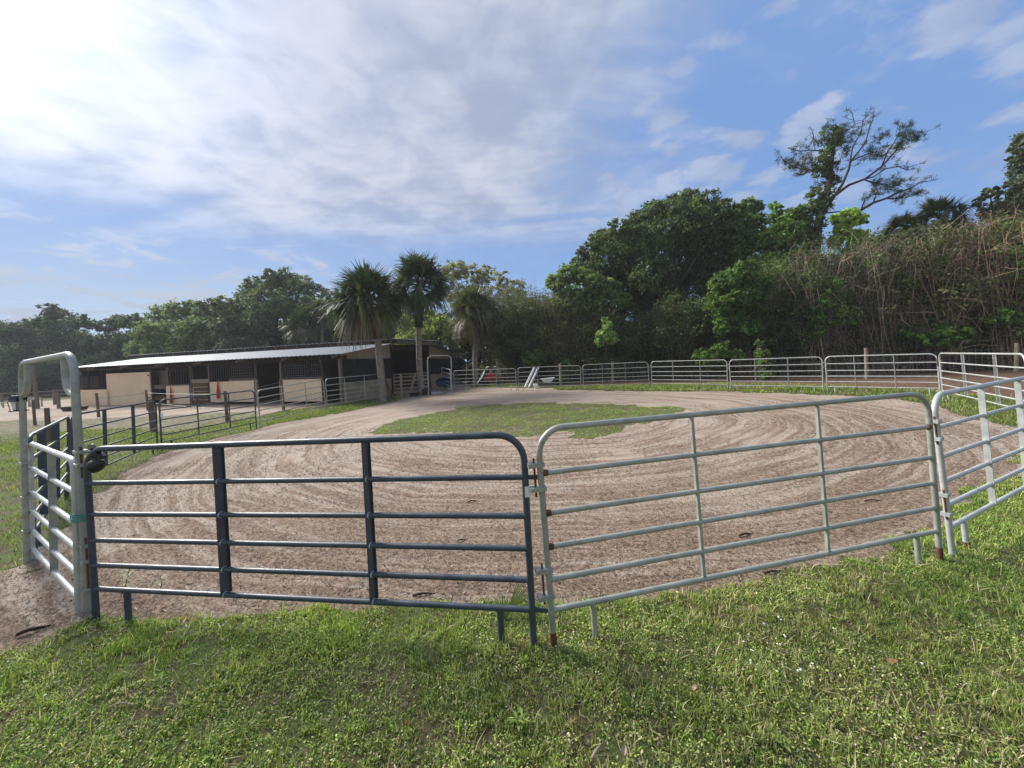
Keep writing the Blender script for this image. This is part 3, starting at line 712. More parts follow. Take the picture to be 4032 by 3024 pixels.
# eave beam, fascia
OV = .55
bb(-.35, BU, -.04, .16, EAVE, EAVE + .26, 'eave_beam', M['darkwood'])
nb = 34
for k in range(nb):
    u_ = .1 + (BU - .2) * k / (nb - 1); b = MB()
    b.bar(BP(u_, -OV, EAVE + .22 - OV * .14), BP(u_, 1.2, EAVE + .28 + 1.2 * .20), .045, .13); b.build('rafter_tail', M['palewood' if k % 5 == 0 else 'darkwood'], t)
# roofs: front shed roof, raised centre roof, back shed roof
pz = gab(*c6(640, 15))[1]; 
zr0, zr1 = EAVE + .38, max(gab(1539, 1349)[1], EAVE + 1.0)
def roof(name, u0, u1, va, za, vb, zb, corr=True):
    n = 150; V = []; F = []
    for k in range(n + 1):
        u = u0 + (u1 - u0) * k / n; r_ = .018 if (k % 2) else -.018
        for v, z in ((va, za), (vb, zb)):
            V.append(BP(u, v, z + r_ + .03)); 
        for v, z in ((va, za), (vb, zb)): V.append(BP(u, v, z + r_))
    for k in range(n):
        a = k * 4; c = a + 4
        F += [(a, a + 1, c + 1, c), (a + 2, c + 2, c + 3, a + 3), (a, c, c + 2, a + 2), (a + 1, a + 3, c + 3, c + 1)]
    F += [(0, 2, 3, 1), (n * 4, n * 4 + 1, n * 4 + 3, n * 4 + 2)]
    b = MB().raw(V, F); return b.build(name, M['roofm'], t)
roof('front_roof', -.55, BU + .3, -OV, zr0 - .08, vA0 + .4, zr1)
ut, zt_ = fac(512, 1427, vA0 - .3)
zc = gab(1539, 1336, -.6)[1]
rc = roof('raised_roof', -.9, ut, vA0 - .5, zc + .02, vA1 + .6, zc + .10)
roof('back_roof', -.4, BU + .3, vA1 - .2, zr1 + .05, vC + 1.2, EAVE + .25)
bb(-.85, ut, vA0 - .42, vA0 - .34, zc - .24, zc - .015, 'raised_fascia', M['darkwood'])
bb(-.80, -.72, vA0 - .3, vA1 + .5, zc - .30, zc - .03, 'raised_fascia', M['greywood'])
for k in range(26):
    u_ = -.5 + (ut - .2) * k / 26; bb(u_, u_ + .05, vA0 - .47, vA0 - .42, zc - .2, zc - .02, 'raised_rafter', M['greywood'])
bb(-.1, BU, vA0 - .05, vA0 + .03, zr1 + .06, zc - .02, 'clerestory', M['darkwood'])
# end wall
za = gab(*c6(310, 255))[1]
def slopez(v): return zr0 - .02 + (zr1 - zr0) * (v + OV) / (vA0 + .4 + OV)
V = [BP(u, v, z) for u in (0, .05) for v, z in ((.1, EAVE + .0), (vA0, EAVE + .0), (vA0, slopez(vA0) - .03), (.1, slopez(.1) - .03))]
MB().hexa([tuple(V[i]) for i in (0, 1, 2, 3, 4, 5, 6, 7)]).build('gable_board', M['cream_dark'], t)
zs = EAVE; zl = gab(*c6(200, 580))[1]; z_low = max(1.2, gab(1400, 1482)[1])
bb(.0, .05, .16, vA0 - .02, -.05, 1.28, 'end_wall_panel', M['cream_dark'])
def curtain(v0, v1, z0, z1, u):
    n = 26; V = []; F = []
    for k in range(n + 1):
        for j in range(7):
            v = v0 + (v1 - v0) * k / n; z = z0 + (z1 - z0) * j / 6
            V.append(BP(u + .05 * math.sin(k * 1.1 + j * .8) * (1 - abs(j - 3) / 4) - .04 * math.sin(j + k * .3), v, z - .10 * math.sin(math.pi * k / n * 2) ** 2 * (j == 0)))
    for k in range(n):
        for j in range(6): a = k * 7 + j; F.append((a, a + 7, a + 8, a + 1))
    return MB().raw(V, F, True).build('shade_curtain', M['tarp'], t)
curtain(.1, vA0 - .02, 1.33, EAVE + .02, -.06)
curtain(vA1 + .15, vC - .1, 1.33, EAVE - .1, -.06)
bb(.0, .05, vA1 + .2, vC - .1, -.05, 1.28, 'end_wall_panel', M['cream_dark'])
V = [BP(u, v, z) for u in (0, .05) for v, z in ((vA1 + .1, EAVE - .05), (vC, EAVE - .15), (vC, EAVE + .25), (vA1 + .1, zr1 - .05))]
MB().hexa([tuple(q) for q in V]).build('gable_board', M['cream_dark'], t)
for v in (.0, vA0, vA1, vC): bb(-.05, .11, v - .08, v + .08, 0, (zc - .05 if v in (vA0, vA1) else EAVE), 'corner_post', M['darkwood'] if v else M['greywood'])
bb(.0, .10, vA0, vA1, zc - .75, zc - .32, 'aisle_header', M['darkwood'])
# interior: partitions and back wall
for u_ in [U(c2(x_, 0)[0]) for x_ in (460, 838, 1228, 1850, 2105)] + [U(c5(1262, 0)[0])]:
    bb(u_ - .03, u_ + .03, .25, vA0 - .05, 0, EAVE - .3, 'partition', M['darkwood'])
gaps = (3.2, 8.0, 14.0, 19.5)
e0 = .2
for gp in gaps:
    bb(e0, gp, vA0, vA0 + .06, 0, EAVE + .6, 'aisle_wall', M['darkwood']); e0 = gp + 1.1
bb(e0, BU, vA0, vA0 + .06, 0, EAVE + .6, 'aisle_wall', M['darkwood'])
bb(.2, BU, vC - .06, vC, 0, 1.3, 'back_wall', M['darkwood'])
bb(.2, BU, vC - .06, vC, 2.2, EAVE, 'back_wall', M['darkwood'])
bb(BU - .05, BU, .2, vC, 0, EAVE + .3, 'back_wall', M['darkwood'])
bb(9.0, 9.06, vA0 + .06, vA1 - .1, 0, zc - .3, 'aisle_dark_backing', M['darkwood'])  # added board hides the bright ground beyond, so the aisle looks dark
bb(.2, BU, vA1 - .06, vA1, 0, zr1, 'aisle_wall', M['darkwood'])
# stall windows with welded grids
def grid(p0, p1, nx_, nz_, v=-.015, bars=False):
    (u0, z0), (u1, z1) = fac(*p0), fac(*p1); b = MB(); r_ = .011
    w0 = MB()
    for (ua, ub, za_, zb) in ((u0, u1, z0, z0 + .05), (u0, u1, z1 - .05, z1), (u0 - .02, u0 + .03, z1 - .02, z0 + .02), (u1 - .03, u1 + .02, z1 - .02, z0 + .02)): bq(w0, ua, ub, v - .01 - .003 * (abs(ua - ub) < .1), v + .05, za_, zb)
    f = w0.build('stall_window', M['darkwood'], t)
    for k in range(nx_ + 1):
        u = u0 + (u1 - u0) * k / nx_; b.bar(BP(u, v, z1), BP(u, v, z0), .022, .022)
    for k in range(1, nz_):
        z = z1 + (z0 - z1) * k / nz_; b.bar(BP(u0, v - .012, z), BP(u1, v - .012, z), .018, .018)
    b.build('grid', M['gridwire'], f)
grid(c2(1012, 512), c2(1216, 640), 8, 1); grid(c2(1412, 478), c2(1598, 612), 8, 1)
grid(c2(1606, 465), c2(1842, 590), 12, 5); grid(c5(655, 330), c5(1050, 552), 11, 6); grid(c5(1085, 325), c5(1250, 550), 5, 6)
grid(c2(155, 575), c2(245, 678), 6, 5); grid(c2(262, 575), c2(352, 676), 6, 5)
board(c2(895, 515), c2(1012, 652), 'galv_far' if False else 'greywood', 'grey_board', .6)
board(c2(1238, 600), c2(1402, 632), 'palewood', 'door_board', .03); board(c2(1245, 640), c2(1402, 835), 'brownwood', 'stall_door', .05)
board(c2(865, 655), c2(985, 690), 'greywood', 'stall_rail', .2); board(c2(865, 760), c2(985, 800), 'brownwood', 'stall_rail', .2)
board(c2(835, 515), c2(865, 840), 'brownwood', 'door_edge', .05)
# stable details that lean or hang: each its own thing
def rednet(p_top, p_bot, wpx, label):
    u, z1 = fac(*p_top); _, z0 = fac(*p_bot); n = 7; V = []; F = []
    wd = abs(fac(p_top[0] + wpx, p_top[1])[0] - u)
    for i in range(n + 1):
        z = z1 + (z0 - z1) * i / n; ww = wd * (.10 + .45 * min(1, i / 5)) * (1 if i < n else .8)
        for j in range(9):
            a = 2 * math.pi * j / 9; V.append(BP(u + ww * math.cos(a) + .05 * (i / n), -.10 + ww * .45 * math.sin(a), z))
    for i in range(n):
        for j in range(9): F.append((i * 9 + j, i * 9 + (j + 1) % 9, (i + 1) * 9 + (j + 1) % 9, (i + 1) * 9 + j))
    tag(MB().raw(V, F, True).build('hay_net', M['rednet']), label, 'net', 'red nets hanging on the stable wall')
rednet(c2(1052, 660), c2(1062, 830), 9, 'slim red net on the narrow cream board left of the brown stall door')
rednet(c2(1505, 605), c2(1515, 785), 10, 'red net hanging from the barred window right of the brown stall door')
u0, z0 = fac(*c2(1265, 675)); u1, z1 = fac(*c2(1415, 795))
t2 = thing('stall_gate', BP((u0 + u1) / 2, -.08, 0), 'short white-railed gate across the brown stall doorway', 'gate')
MB().tube([BP(u0, -.08, z1), BP(u0, -.08, z0 - .1), BP(u0 - .06, -.08, z0 - .02), BP(u0 - .15, -.08, z0), BP(u1, -.08, z0)], .022, 8).build('frame', M['galv_pale'], t2)
for k in range(1, 4): z = z0 + (z1 - z0) * k / 3; MB().tube([BP(u0, -.08, z), BP(u1, -.08, z)], .018, 8).build('rail', M['galv_pale'], t2)

# ------------------------------------------------------------------ trees and thickets
def leafcloud(cs, rs, n, size, base, var=.30, clump=.27, shell=.45, flat=.85, seed=0, tipcol=None, tipw=.15):
    """n leaf-sized quads in clumps over lobes at cs with radii rs"""
    r = np.random.default_rng(seed); cs = np.asarray(cs); rs = np.asarray(rs)
    p = rs ** 2; p = p / p.sum(); nc = max(8, n // 24); li_ = r.choice(len(cs), nc, p=p)
    d = r.normal(size=(nc, 3)); d /= np.linalg.norm(d, axis=1)[:, None]; d[:, 2] *= flat
    rad = shell + (1 - shell) * r.random(nc) ** .6
    cc = cs[li_] + d * (rs[li_] * rad)[:, None]; cr_ = rs[li_] * clump * r.uniform(.5, 1.3, nc)
    ci = r.integers(0, nc, n); off = r.normal(size=(n, 3)) * .5; off[:, 2] *= .75
    P_ = cc[ci] + off * cr_[ci][:, None]
    P_[:, 2] = np.maximum(P_[:, 2], .15)
    nrm = r.normal(size=(n, 3)); nrm[:, 2] += .7; nrm += d[ci] * .6; nrm /= np.linalg.norm(nrm, axis=1)[:, None]
    a = np.cross(nrm, r.normal(size=(n, 3))); a /= np.linalg.norm(a, axis=1)[:, None]; b_ = np.cross(nrm, a)
    s = size * r.uniform(.55, 1.35, n)[:, None]; a = a * s; b_ = b_ * s * .55
    V = np.stack([P_ - a, P_ - b_, P_ + a, P_ + b_], 1).reshape(-1, 3)
    base = np.asarray(base) * np.array([2.35, 2.05, 2.5]); cl = base[None] * (1 + var * r.normal(size=(nc, 1))).clip(.4, 1.9)
    if tipcol is not None:
        k = r.random(nc) < tipw; cl[k] = np.asarray(tipcol) * r.uniform(.7, 1.2, (k.sum(), 1))
    C = cl[ci] * r.uniform(.7, 1.3, (n, 1))
    return V, np.arange(n * 4).reshape(-1, 4), np.repeat(C, 4, 0)
def btubes(paths, radii, sides=3):
    """many thin tubes at once: paths (N,K,3), radii (N,K)"""
    N, K, _ = paths.shape; T = np.gradient(paths, axis=1); T /= np.linalg.norm(T, axis=2)[..., None] + 1e-9
    ref = np.tile(np.array([.3, .9, .1]), (N, K, 1)); A = np.cross(T, ref); A /= np.linalg.norm(A, axis=2)[..., None] + 1e-9; B_ = np.cross(T, A)
    V = np.stack([paths + (A * math.cos(2 * math.pi * j / sides) + B_ * math.sin(2 * math.pi * j / sides)) * radii[..., None] for j in range(sides)], 2)
    i = np.arange(N * K * sides).reshape(N, K, sides); Q = []
    for j in range(sides):
        j2 = (j + 1) % sides; Q.append(np.stack([i[:, :-1, j], i[:, :-1, j2], i[:, 1:, j2], i[:, 1:, j]], -1).reshape(-1, 4))
    return V.reshape(-1, 3), np.concatenate(Q)
def limbs(base, tops, r0, seed=0, wig=.08, fork=.35):
    """a trunk and limbs reaching the lobes"""
    r = np.random.default_rng(seed); base = np.asarray(base, float); b = MB(); tops = np.asarray(tops)
    cen = tops.mean(0); zf = base[2] + fork * (tops[:, 2].max() - base[2]); j = base + (cen - base) * fork; j[2] = zf
    pts = [base + (j - base) * s + np.array([r.normal() * wig * r0, r.normal() * wig * r0, 0]) * 3 * math.sin(math.pi * s) for s in np.linspace(0, 1, 6)]
    b.tube(pts, np.linspace(r0 * 1.15, r0 * .75, 6), 8)
    for tp in tops:
        L_ = np.linalg.norm(tp - j); mid = (j + tp) / 2 + r.normal(size=3) * L_ * .10; mid[2] -= L_ * .05
        pts = [j - np.array([0, 0, r0 * .5])] + [(1 - s) ** 2 * j + 2 * s * (1 - s) * mid + s * s * tp for s in np.linspace(.2, 1, 5)]
        b.tube(pts, np.linspace(r0 * .5, r0 * .08, 6), 5)
    return b
def lobes3(spec, Y, dj, seed, kf=1.0, extra=0):
    r = np.random.default_rng(seed); c = []; rr_ = []
    for px, py, rp in spec:
        yy = Y + r.uniform(-dj, dj); c.append(at(px, py, yy)); rr_.append(rp / FPX * yy * kf)
        for e in range(extra):
            yy = Y + r.uniform(-dj, dj) * 1.3; c.append(at(px + r.normal() * rp * .5, py + abs(r.normal()) * rp * .5, yy)); rr_.append(rp / FPX * yy * kf * r.uniform(.5, .9))
    return np.array(c), np.array(rr_)
def tree(name, label, spec, Y, trunk, n, leafsize, col, dj=1.5, r0=.25, seed=1, tip=None, tipw=.15, extra=1, group=None, fork=.35, base=None, **kw):
    cs, rs = lobes3(spec, Y, dj, seed, extra=extra)
    x0 = at(trunk, 1500, Y)[0]; b0 = np.array([x0, Y, 0.0]); b0[2] = float(zg(b0[0], b0[1])) - .1
    t = thing(name, b0, label, 'tree', group)
    k = len(spec); tp = cs[::1 + extra]; limbs(b0, tp, r0, seed, fork=fork).build('trunk', M['bark'], t)
    V, Q_, C = leafcloud(cs, rs, n, leafsize, col, seed=seed, tipcol=tip, tipw=tipw, **kw)
    npmesh('crown', V, Q_, M['leaf'], C, t); return t
TG = 'trees rising behind the stable'
OAK = (.050, .080, .030); PINE = (.032, .055, .030); FRESH = (.095, .17, .035); YEL = (.17, .26, .045)
# left: pines and oaks behind the stable
tree('pine_tree', 'dark pine filling the left edge of the tree line, lower than its neighbour', [(20, 1300, 50), (-60, 1290, 60), (80, 1310, 55), (120, 1290, 48), (40, 1390, 70), (120, 1400, 70), (-40, 1420, 80), (60, 1480, 60)], 62, 50, 26000, .20, PINE, 4, .3, 11, group=TG, flat=.7)
tree('pine_tree', 'dark pine with a loose open top, tallest at the left of the tree line', [(200, 1215, 30), (232, 1250, 40), (300, 1262, 42), (352, 1275, 28), (170, 1270, 34), (260, 1320, 62), (190, 1360, 65), (330, 1350, 55), (250, 1430, 80), (350, 1440, 60)], 60, 250, 32000, .19, PINE, 4, .3, 12, group=TG, flat=.7)
tree('pine_tree', 'dark flat-topped pine directly left of the green oaks', [(420, 1285, 34), (470, 1262, 36), (525, 1262, 36), (570, 1285, 32), (440, 1350, 55), (520, 1350, 60), (480, 1420, 70), (400, 1440, 60), (600, 1380, 50)], 58, 480, 30000, .19, PINE, 4, .3, 13, group=TG, flat=.7)
tree('oak_tree', 'mid green oak with feathery outline behind the left half of the stable', [(630, 1240, 42), (700, 1225, 45), (760, 1222, 45), (600, 1310, 60), (690, 1310, 75), (780, 1300, 70), (570, 1380, 50), (650, 1390, 70), (740, 1390, 70)], 50, 690, 34000, .17, (.062, .100, .034), 3.5, .3, 14, group=TG)
tree('oak_tree', 'greyish green oak standing between the feathery oak and the tallest oak', [(830, 1210, 40), (880, 1205, 42), (925, 1230, 45), (840, 1290, 60), (900, 1300, 65), (860, 1370, 65), (930, 1370, 55)], 47, 870, 30000, .16, (.060, .084, .045), 3, .3, 15, group=TG)
tree('oak_tree', 'broad round oak, the tallest tree over the stable roof', [(1000, 1130, 45), (1060, 1100, 45), (1125, 1098, 45), (1190, 1120, 42), (1240, 1150, 40), (960, 1190, 55), (1050, 1190, 75), (1140, 1190, 75), (1220, 1220, 55), (1000, 1270, 60), (1090, 1290, 70), (1180, 1290, 60), (960, 1340, 50), (1050, 1360, 60)], 50, 1090, 46000, .17, (.048, .074, .034), 4, .4, 16, group=TG)
tree('oak_tree', 'dark oak showing between the round oak and the leaning palm', [(1300, 1165, 40), (1290, 1240, 60), (1370, 1180, 50), (1400, 1260, 70), (1300, 1330, 60), (1560, 1230, 70), (1540, 1300, 60)], 54, 1350, 30000, .18, (.045, .068, .030), 4, .3, 17, group=TG)
tree('small_tree', 'bright yellow-green bush glowing between the two tall palms', [(1600, 1270, 40), (1690, 1260, 45), (1740, 1290, 50), (1660, 1320, 50), (1600, 1340, 40), (1780, 1330, 45)], 41, 1680, 18000, .14, (.125, .17, .038), 2, .12, 18, group=TG)
tree('sparse_tree', 'thin airy grey-green tree with sky showing through, right of the second palm', [(1740, 1075, 45), (1800, 1060, 48), (1860, 1075, 48), (1920, 1080, 42), (1975, 1100, 40), (2030, 1120, 38), (1780, 1150, 55), (1860, 1160, 60), (1950, 1170, 60), (2030, 1180, 50)], 44, 1880, 15000, .15, (.13, .15, .075), 3, .2, 19, tip=(.22, .18, .12), tipw=.3, clump=.24, shell=.4)
TW = 'trees in the wood behind the ring'
tree('oak_tree', 'large dark oak dominating the wood, domed crown right of centre', [(2300, 1010, 40), (2370, 950, 50), (2440, 905, 50), (2500, 880, 48), (2570, 840, 55), (2640, 810, 50), (2700, 790, 55), (2770, 800, 55), (2840, 830, 48), (2300, 1080, 55), (2400, 1030, 80), (2500, 980, 90), (2620, 930, 95), (2730, 900, 95), (2830, 920, 80), (2450, 1110, 80), (2570, 1080, 85), (2690, 1040, 90), (2800, 1020, 85), (2540, 1180, 60), (2660, 1150, 60), (2790, 1120, 70)], 33, 2600, 105000, .13, (.045, .074, .026), 3.5, .45, 21, tip=(.085, .125, .05), tipw=.14, group=TW)
tree('maple_tree', 'fresh green tree with an upright crown at the right shoulder of the dark oak', [(2900, 840, 38), (2950, 815, 38), (2975, 870, 38), (2910, 910, 50), (2960, 950, 50), (2900, 1000, 55), (2940, 1050, 50)], 31, 2930, 24000, .12, (.075, .13, .035), 1.5, .18, 22, tip=FRESH, tipw=.25, group=TW)
tree('maple_tree', 'bright green maple with pointed leaders left of the tall pine', [(3052, 815, 24), (3060, 860, 34), (3110, 850, 30), (3155, 820, 24), (3150, 870, 38), (3100, 920, 55), (3040, 940, 50), (3180, 930, 40), (3080, 1010, 60), (3010, 1040, 55), (3160, 1010, 50), (3100, 1090, 50)], 28, 3080, 34000, .11, (.085, .155, .036), 1.3, .15, 23, tip=YEL, tipw=.2, group=TW)
tree('maple_tree', 'dark leafy maple in front of the thicket, thin pale trunk reaching the far fence', [(2860, 1110, 50), (2930, 1080, 55), (2830, 1180, 45), (2930, 1170, 60), (2990, 1130, 50), (2880, 1240, 55), (2970, 1230, 45), (2960, 1290, 38), (2840, 1280, 30)], 24, 3050, 26000, .10, (.050, .100, .022), 1, .09, 24, tip=(.09, .17, .03), tipw=.25, group=TW)
tree('sapling', 'slender sapling with a small pale green crown behind the far fence', [(2390, 1290, 24), (2375, 1320, 28), (2405, 1330, 30), (2385, 1262, 18), (2360, 1345, 18)], 27.5, 2392, 3600, .10, (.13, .22, .06), .4, .045, 25, group=TW, fork=.75)
tree('maple_tree', 'light green leafy tree at the left foot of the dark oak', [(2180, 1110, 36), (2230, 1080, 40), (2290, 1090, 40), (2340, 1120, 45), (2400, 1140, 45), (2250, 1160, 45), (2320, 1200, 50), (2200, 1180, 30), (2450, 1180, 35)], 30.5, 2300, 26000, .11, (.085, .135, .042), 1.2, .12, 26, tip=(.14, .20, .06), tipw=.3, group=TW)
tree('maple_tree', 'glowing yellow-green treetop just right of the tall pine trunk', [(3300, 860, 26), (3345, 840, 26), (3385, 870, 28), (3320, 910, 32), (3380, 930, 32), (3290, 950, 26), (3350, 980, 28)], 27, 3340, 11000, .11, (.17, .27, .045), .8, .1, 27, group=TW)
tree('oak_tree', 'dark spreading tree entering from the right edge of the picture', [(4010, 620, 34), (4060, 560, 60), (4110, 640, 90), (4040, 720, 50), (3960, 745, 34), (3900, 765, 30), (3850, 800, 26), (3990, 800, 50), (4080, 800, 90), (3910, 830, 40)], 23, 4100, 15000, .11, (.052, .072, .034), 1.5, .3, 28, group=TW, clump=.22, extra=0)
# scattered fresh green growth at the wood's edge
for k, (sp, Y_, tr, lb) in enumerate([
    ([(3270, 1130, 40), (3230, 1200, 45), (3300, 1210, 50), (3350, 1260, 35), (3240, 1270, 40)], 23.5, 3270, 'leafy green bush climbing the thicket above the far fence, left of the grey post'),
    ([(3600, 1310, 40), (3680, 1290, 50), (3760, 1300, 50), (3840, 1310, 45), (3900, 1290, 45), (3650, 1340, 40)], 21.5, 3750, 'low spreading bright green bush over the far right panels'),
    ([(4000, 1000, 50), (4050, 1080, 60), (3990, 1180, 55), (4040, 1260, 60), (3950, 1250, 45)], 20.5, 4040, 'green leafy bush at the right edge of the picture below the vines'),
    ([(3000, 1390, 22), (3005, 1430, 26), (3015, 1470, 26), (2990, 1350, 14)], 21.5, 3005, 'tall weedy sapling with big leaves behind the far middle panel'),
    ([(2850, 1370, 35), (2760, 1400, 30), (2820, 1420, 35), (2900, 1400, 28)], 24, 2830, 'small green shrub in shade below the dark leafy maple'),
    ([(2230, 1430, 28), (2260, 1460, 24), (2210, 1480, 24), (2130, 1400, 30), (2080, 1410, 34)], 30, 2200, 'dark green shrub in shade behind the wheelbarrow'),
    ([(3700, 1010, 40), (3640, 1060, 45), (3560, 1120, 40), (3760, 1080, 40), (3500, 1090, 35)], 22.5, 3640, 'olive green creeper patch high in the brown vine thicket')]):
    cs, rs = lobes3(sp, Y_, .6, 60 + k, extra=2); b0 = np.array([at(tr, 1500, Y_)[0], Y_, -.05])
    t = thing('bush', b0, lb, 'bush', 'leafy bushes along the edge of the wood')
    r = np.random.default_rng(k); N = 14; pth = np.zeros((N, 6, 3)); tp = cs[r.integers(0, len(cs), N)]
    for j in range(6): s = j / 5; pth[:, j] = (b0 + r.normal(size=(N, 3)) * np.array([.5, .3, 0])) * (1 - s) + tp * s + r.normal(size=(N, 3)) * .12 * (j not in (0,)); 
    pth[:, 0, 2] = -.1
    V, Q_ = btubes(pth, np.full((N, 6), .018)); npmesh('stems', V, Q_, M['stem'], np.tile([.12, .09, .06], (len(V), 1)), t)
    V, Q_, C = leafcloud(cs, rs, 5200, .095, (.075, .15, .028) if k in (0, 1, 2) else (.06, .10, .028), seed=k, tipcol=(.13, .24, .04), tipw=.3); npmesh('leaves', V, Q_, M['leaf'], C, t)

# tall broken pine, wound with creeper
Yp = 27.0
def pp(x, y, dy=0): return at(3000 + x * .8126, 400 + y * .8126, Yp + dy)     # coordinates of the enlarged crop
b0 = np.array([pp(255, 1400)[0], Yp, -.1])
t = thing('tall_pine', b0, 'tall ragged pine wrapped in creeper, rising high above the wood at the right', 'tree', TW)
trk = MB()
trk.tube([b0, pp(250, 900), pp(265, 650), pp(280, 560), pp(305, 460), pp(330, 380), pp(335, 300), pp(350, 220), pp(360, 150)], [.34, .32, .28, .26, .22, .18, .15, .10, .05], 9)
BR = [[(300, 480), (350, 460), (390, 400), (420, 330), (430, 290), (470, 240), (505, 190), (520, 130), (545, 70)],
      [(340, 465), (420, 405), (500, 375), (580, 315), (620, 270), (660, 225), (690, 190), (740, 165)],
      [(580, 315), (590, 290), (610, 240), (640, 200), (670, 140)], [(500, 375), (540, 365), (600, 325), (660, 315), (700, 330)],
      [(480, 525), (540, 490), (600, 470), (660, 440), (720, 420), (770, 390), (815, 385)], [(500, 380), (560, 400), (620, 400), (690, 380), (740, 380)],
      [(600, 470), (650, 470), (700, 465), (750, 450)], [(540, 490), (560, 430), (540, 400)], [(480, 525), (500, 470), (540, 450), (590, 450)],
      [(335, 300), (280, 330), (220, 330), (160, 320), (110, 290)], [(340, 260), (290, 240), (230, 235), (180, 240), (125, 225)],
      [(350, 220), (300, 170), (270, 200), (250, 180), (248, 150)], [(350, 200), (400, 150), (450, 110), (440, 70)], [(430, 290), (470, 270), (520, 250), (570, 240)],
      [(420, 330), (440, 220), (480, 150), (490, 90), (510, 70)], [(220, 330), (200, 355), (170, 350)], [(330, 380), (240, 430), (200, 470)], [(345, 465), (300, 540), (480, 525)]]
rp = np.random.default_rng(5); tips = []
for bi, br in enumerate(BR):
    dy0 = rp.uniform(-.5, .5) * (0 if bi == 17 else 1); dys = np.linspace(0, rp.uniform(-1.6, 1.6), len(br)); P_ = [pp(x_, y_, dys[i_]) for i_, (x_, y_) in enumerate(br)]
    r0 = .11 if bi in (0, 1, 4, 17) else .055
    trk.tube(P_, np.linspace(r0, .022, len(P_)), 6); L_ = len(P_)
    for i_ in range(L_ // 2, L_):
        for _ in range(3):
            q0 = P_[i_] if rp.random() < .5 or i_ == 0 else P_[i_] * .5 + P_[i_ - 1] * .5
            e = q0 + rp.normal(size=3) * np.array([.42, .42, .28]) + np.array([.05, 0, .12]); trk.tube([q0, (q0 + e) / 2 + rp.normal(size=3) * .06, e], [.02, .014, .008], 4); tips.append(e)
trk.build('trunk', M['bark'], t)
def needles(P_, n, L_, seed, col):
    r = np.random.default_rng(seed); P_ = np.asarray(P_); ci = r.integers(0, len(P_), n); d = r.normal(size=(n, 3)); d[:, 2] += .35; d /= np.linalg.norm(d, axis=1)[:, None]
    c0 = P_[ci] + r.normal(size=(n, 3)) * .05; s = np.cross(d, r.normal(size=(n, 3))); s /= np.linalg.norm(s, axis=1)[:, None]; s *= .011
    e = c0 + d * (L_ * r.uniform(.6, 1.2, n))[:, None]; V = np.stack([c0 - s, c0 + s, e + s * .5, e - s * .5], 1).reshape(-1, 3)
    C = np.repeat(np.asarray(col) * r.uniform(.6, 1.3, (n, 1)), 4, 0); return V, np.arange(n * 4).reshape(-1, 4), C
big = [pp(640, 395), pp(670, 205), pp(690, 190), pp(720, 155), pp(745, 175), pp(550, 260), pp(590, 170), pp(670, 470), pp(530, 240), pp(150, 320), pp(200, 330), pp(230, 290), pp(190, 285), pp(680, 130), pp(450, 160), pp(330, 130), pp(400, 130), pp(390, 200), pp(400, 250), pp(120, 290), pp(620, 410), pp(570, 390), pp(520, 460), pp(745, 455)]
pts = np.concatenate([np.array(tips), np.concatenate([np.array(big) + rp.normal(size=(len(big), 3)) * .24 for _ in range(16)])])
V, Q_, C = needles(pts, 11000, .26, 4, (.040, .062, .028)); npmesh('needles', V, Q_, M['leaf'], C, t)
cs = np.array([pp(x_, y_) for x_, y_ in ((330, 170), (350, 200), (300, 290), (330, 330), (340, 380), (310, 430), (300, 480), (280, 520), (260, 590), (320, 250), (290, 330), (350, 150), (240, 440), (240, 500), (255, 680))]); rs = np.array([.75, .6, .7, .7, .6, .6, .6, .7, .7, .6, .6, .5, .5, .5, .7])
V, Q_, C = leafcloud(cs, rs, 8000, .085, (.04, .068, .02), seed=9, clump=.35, shell=.3); npmesh('creeper', V, Q_, M['leaf'], C, t)

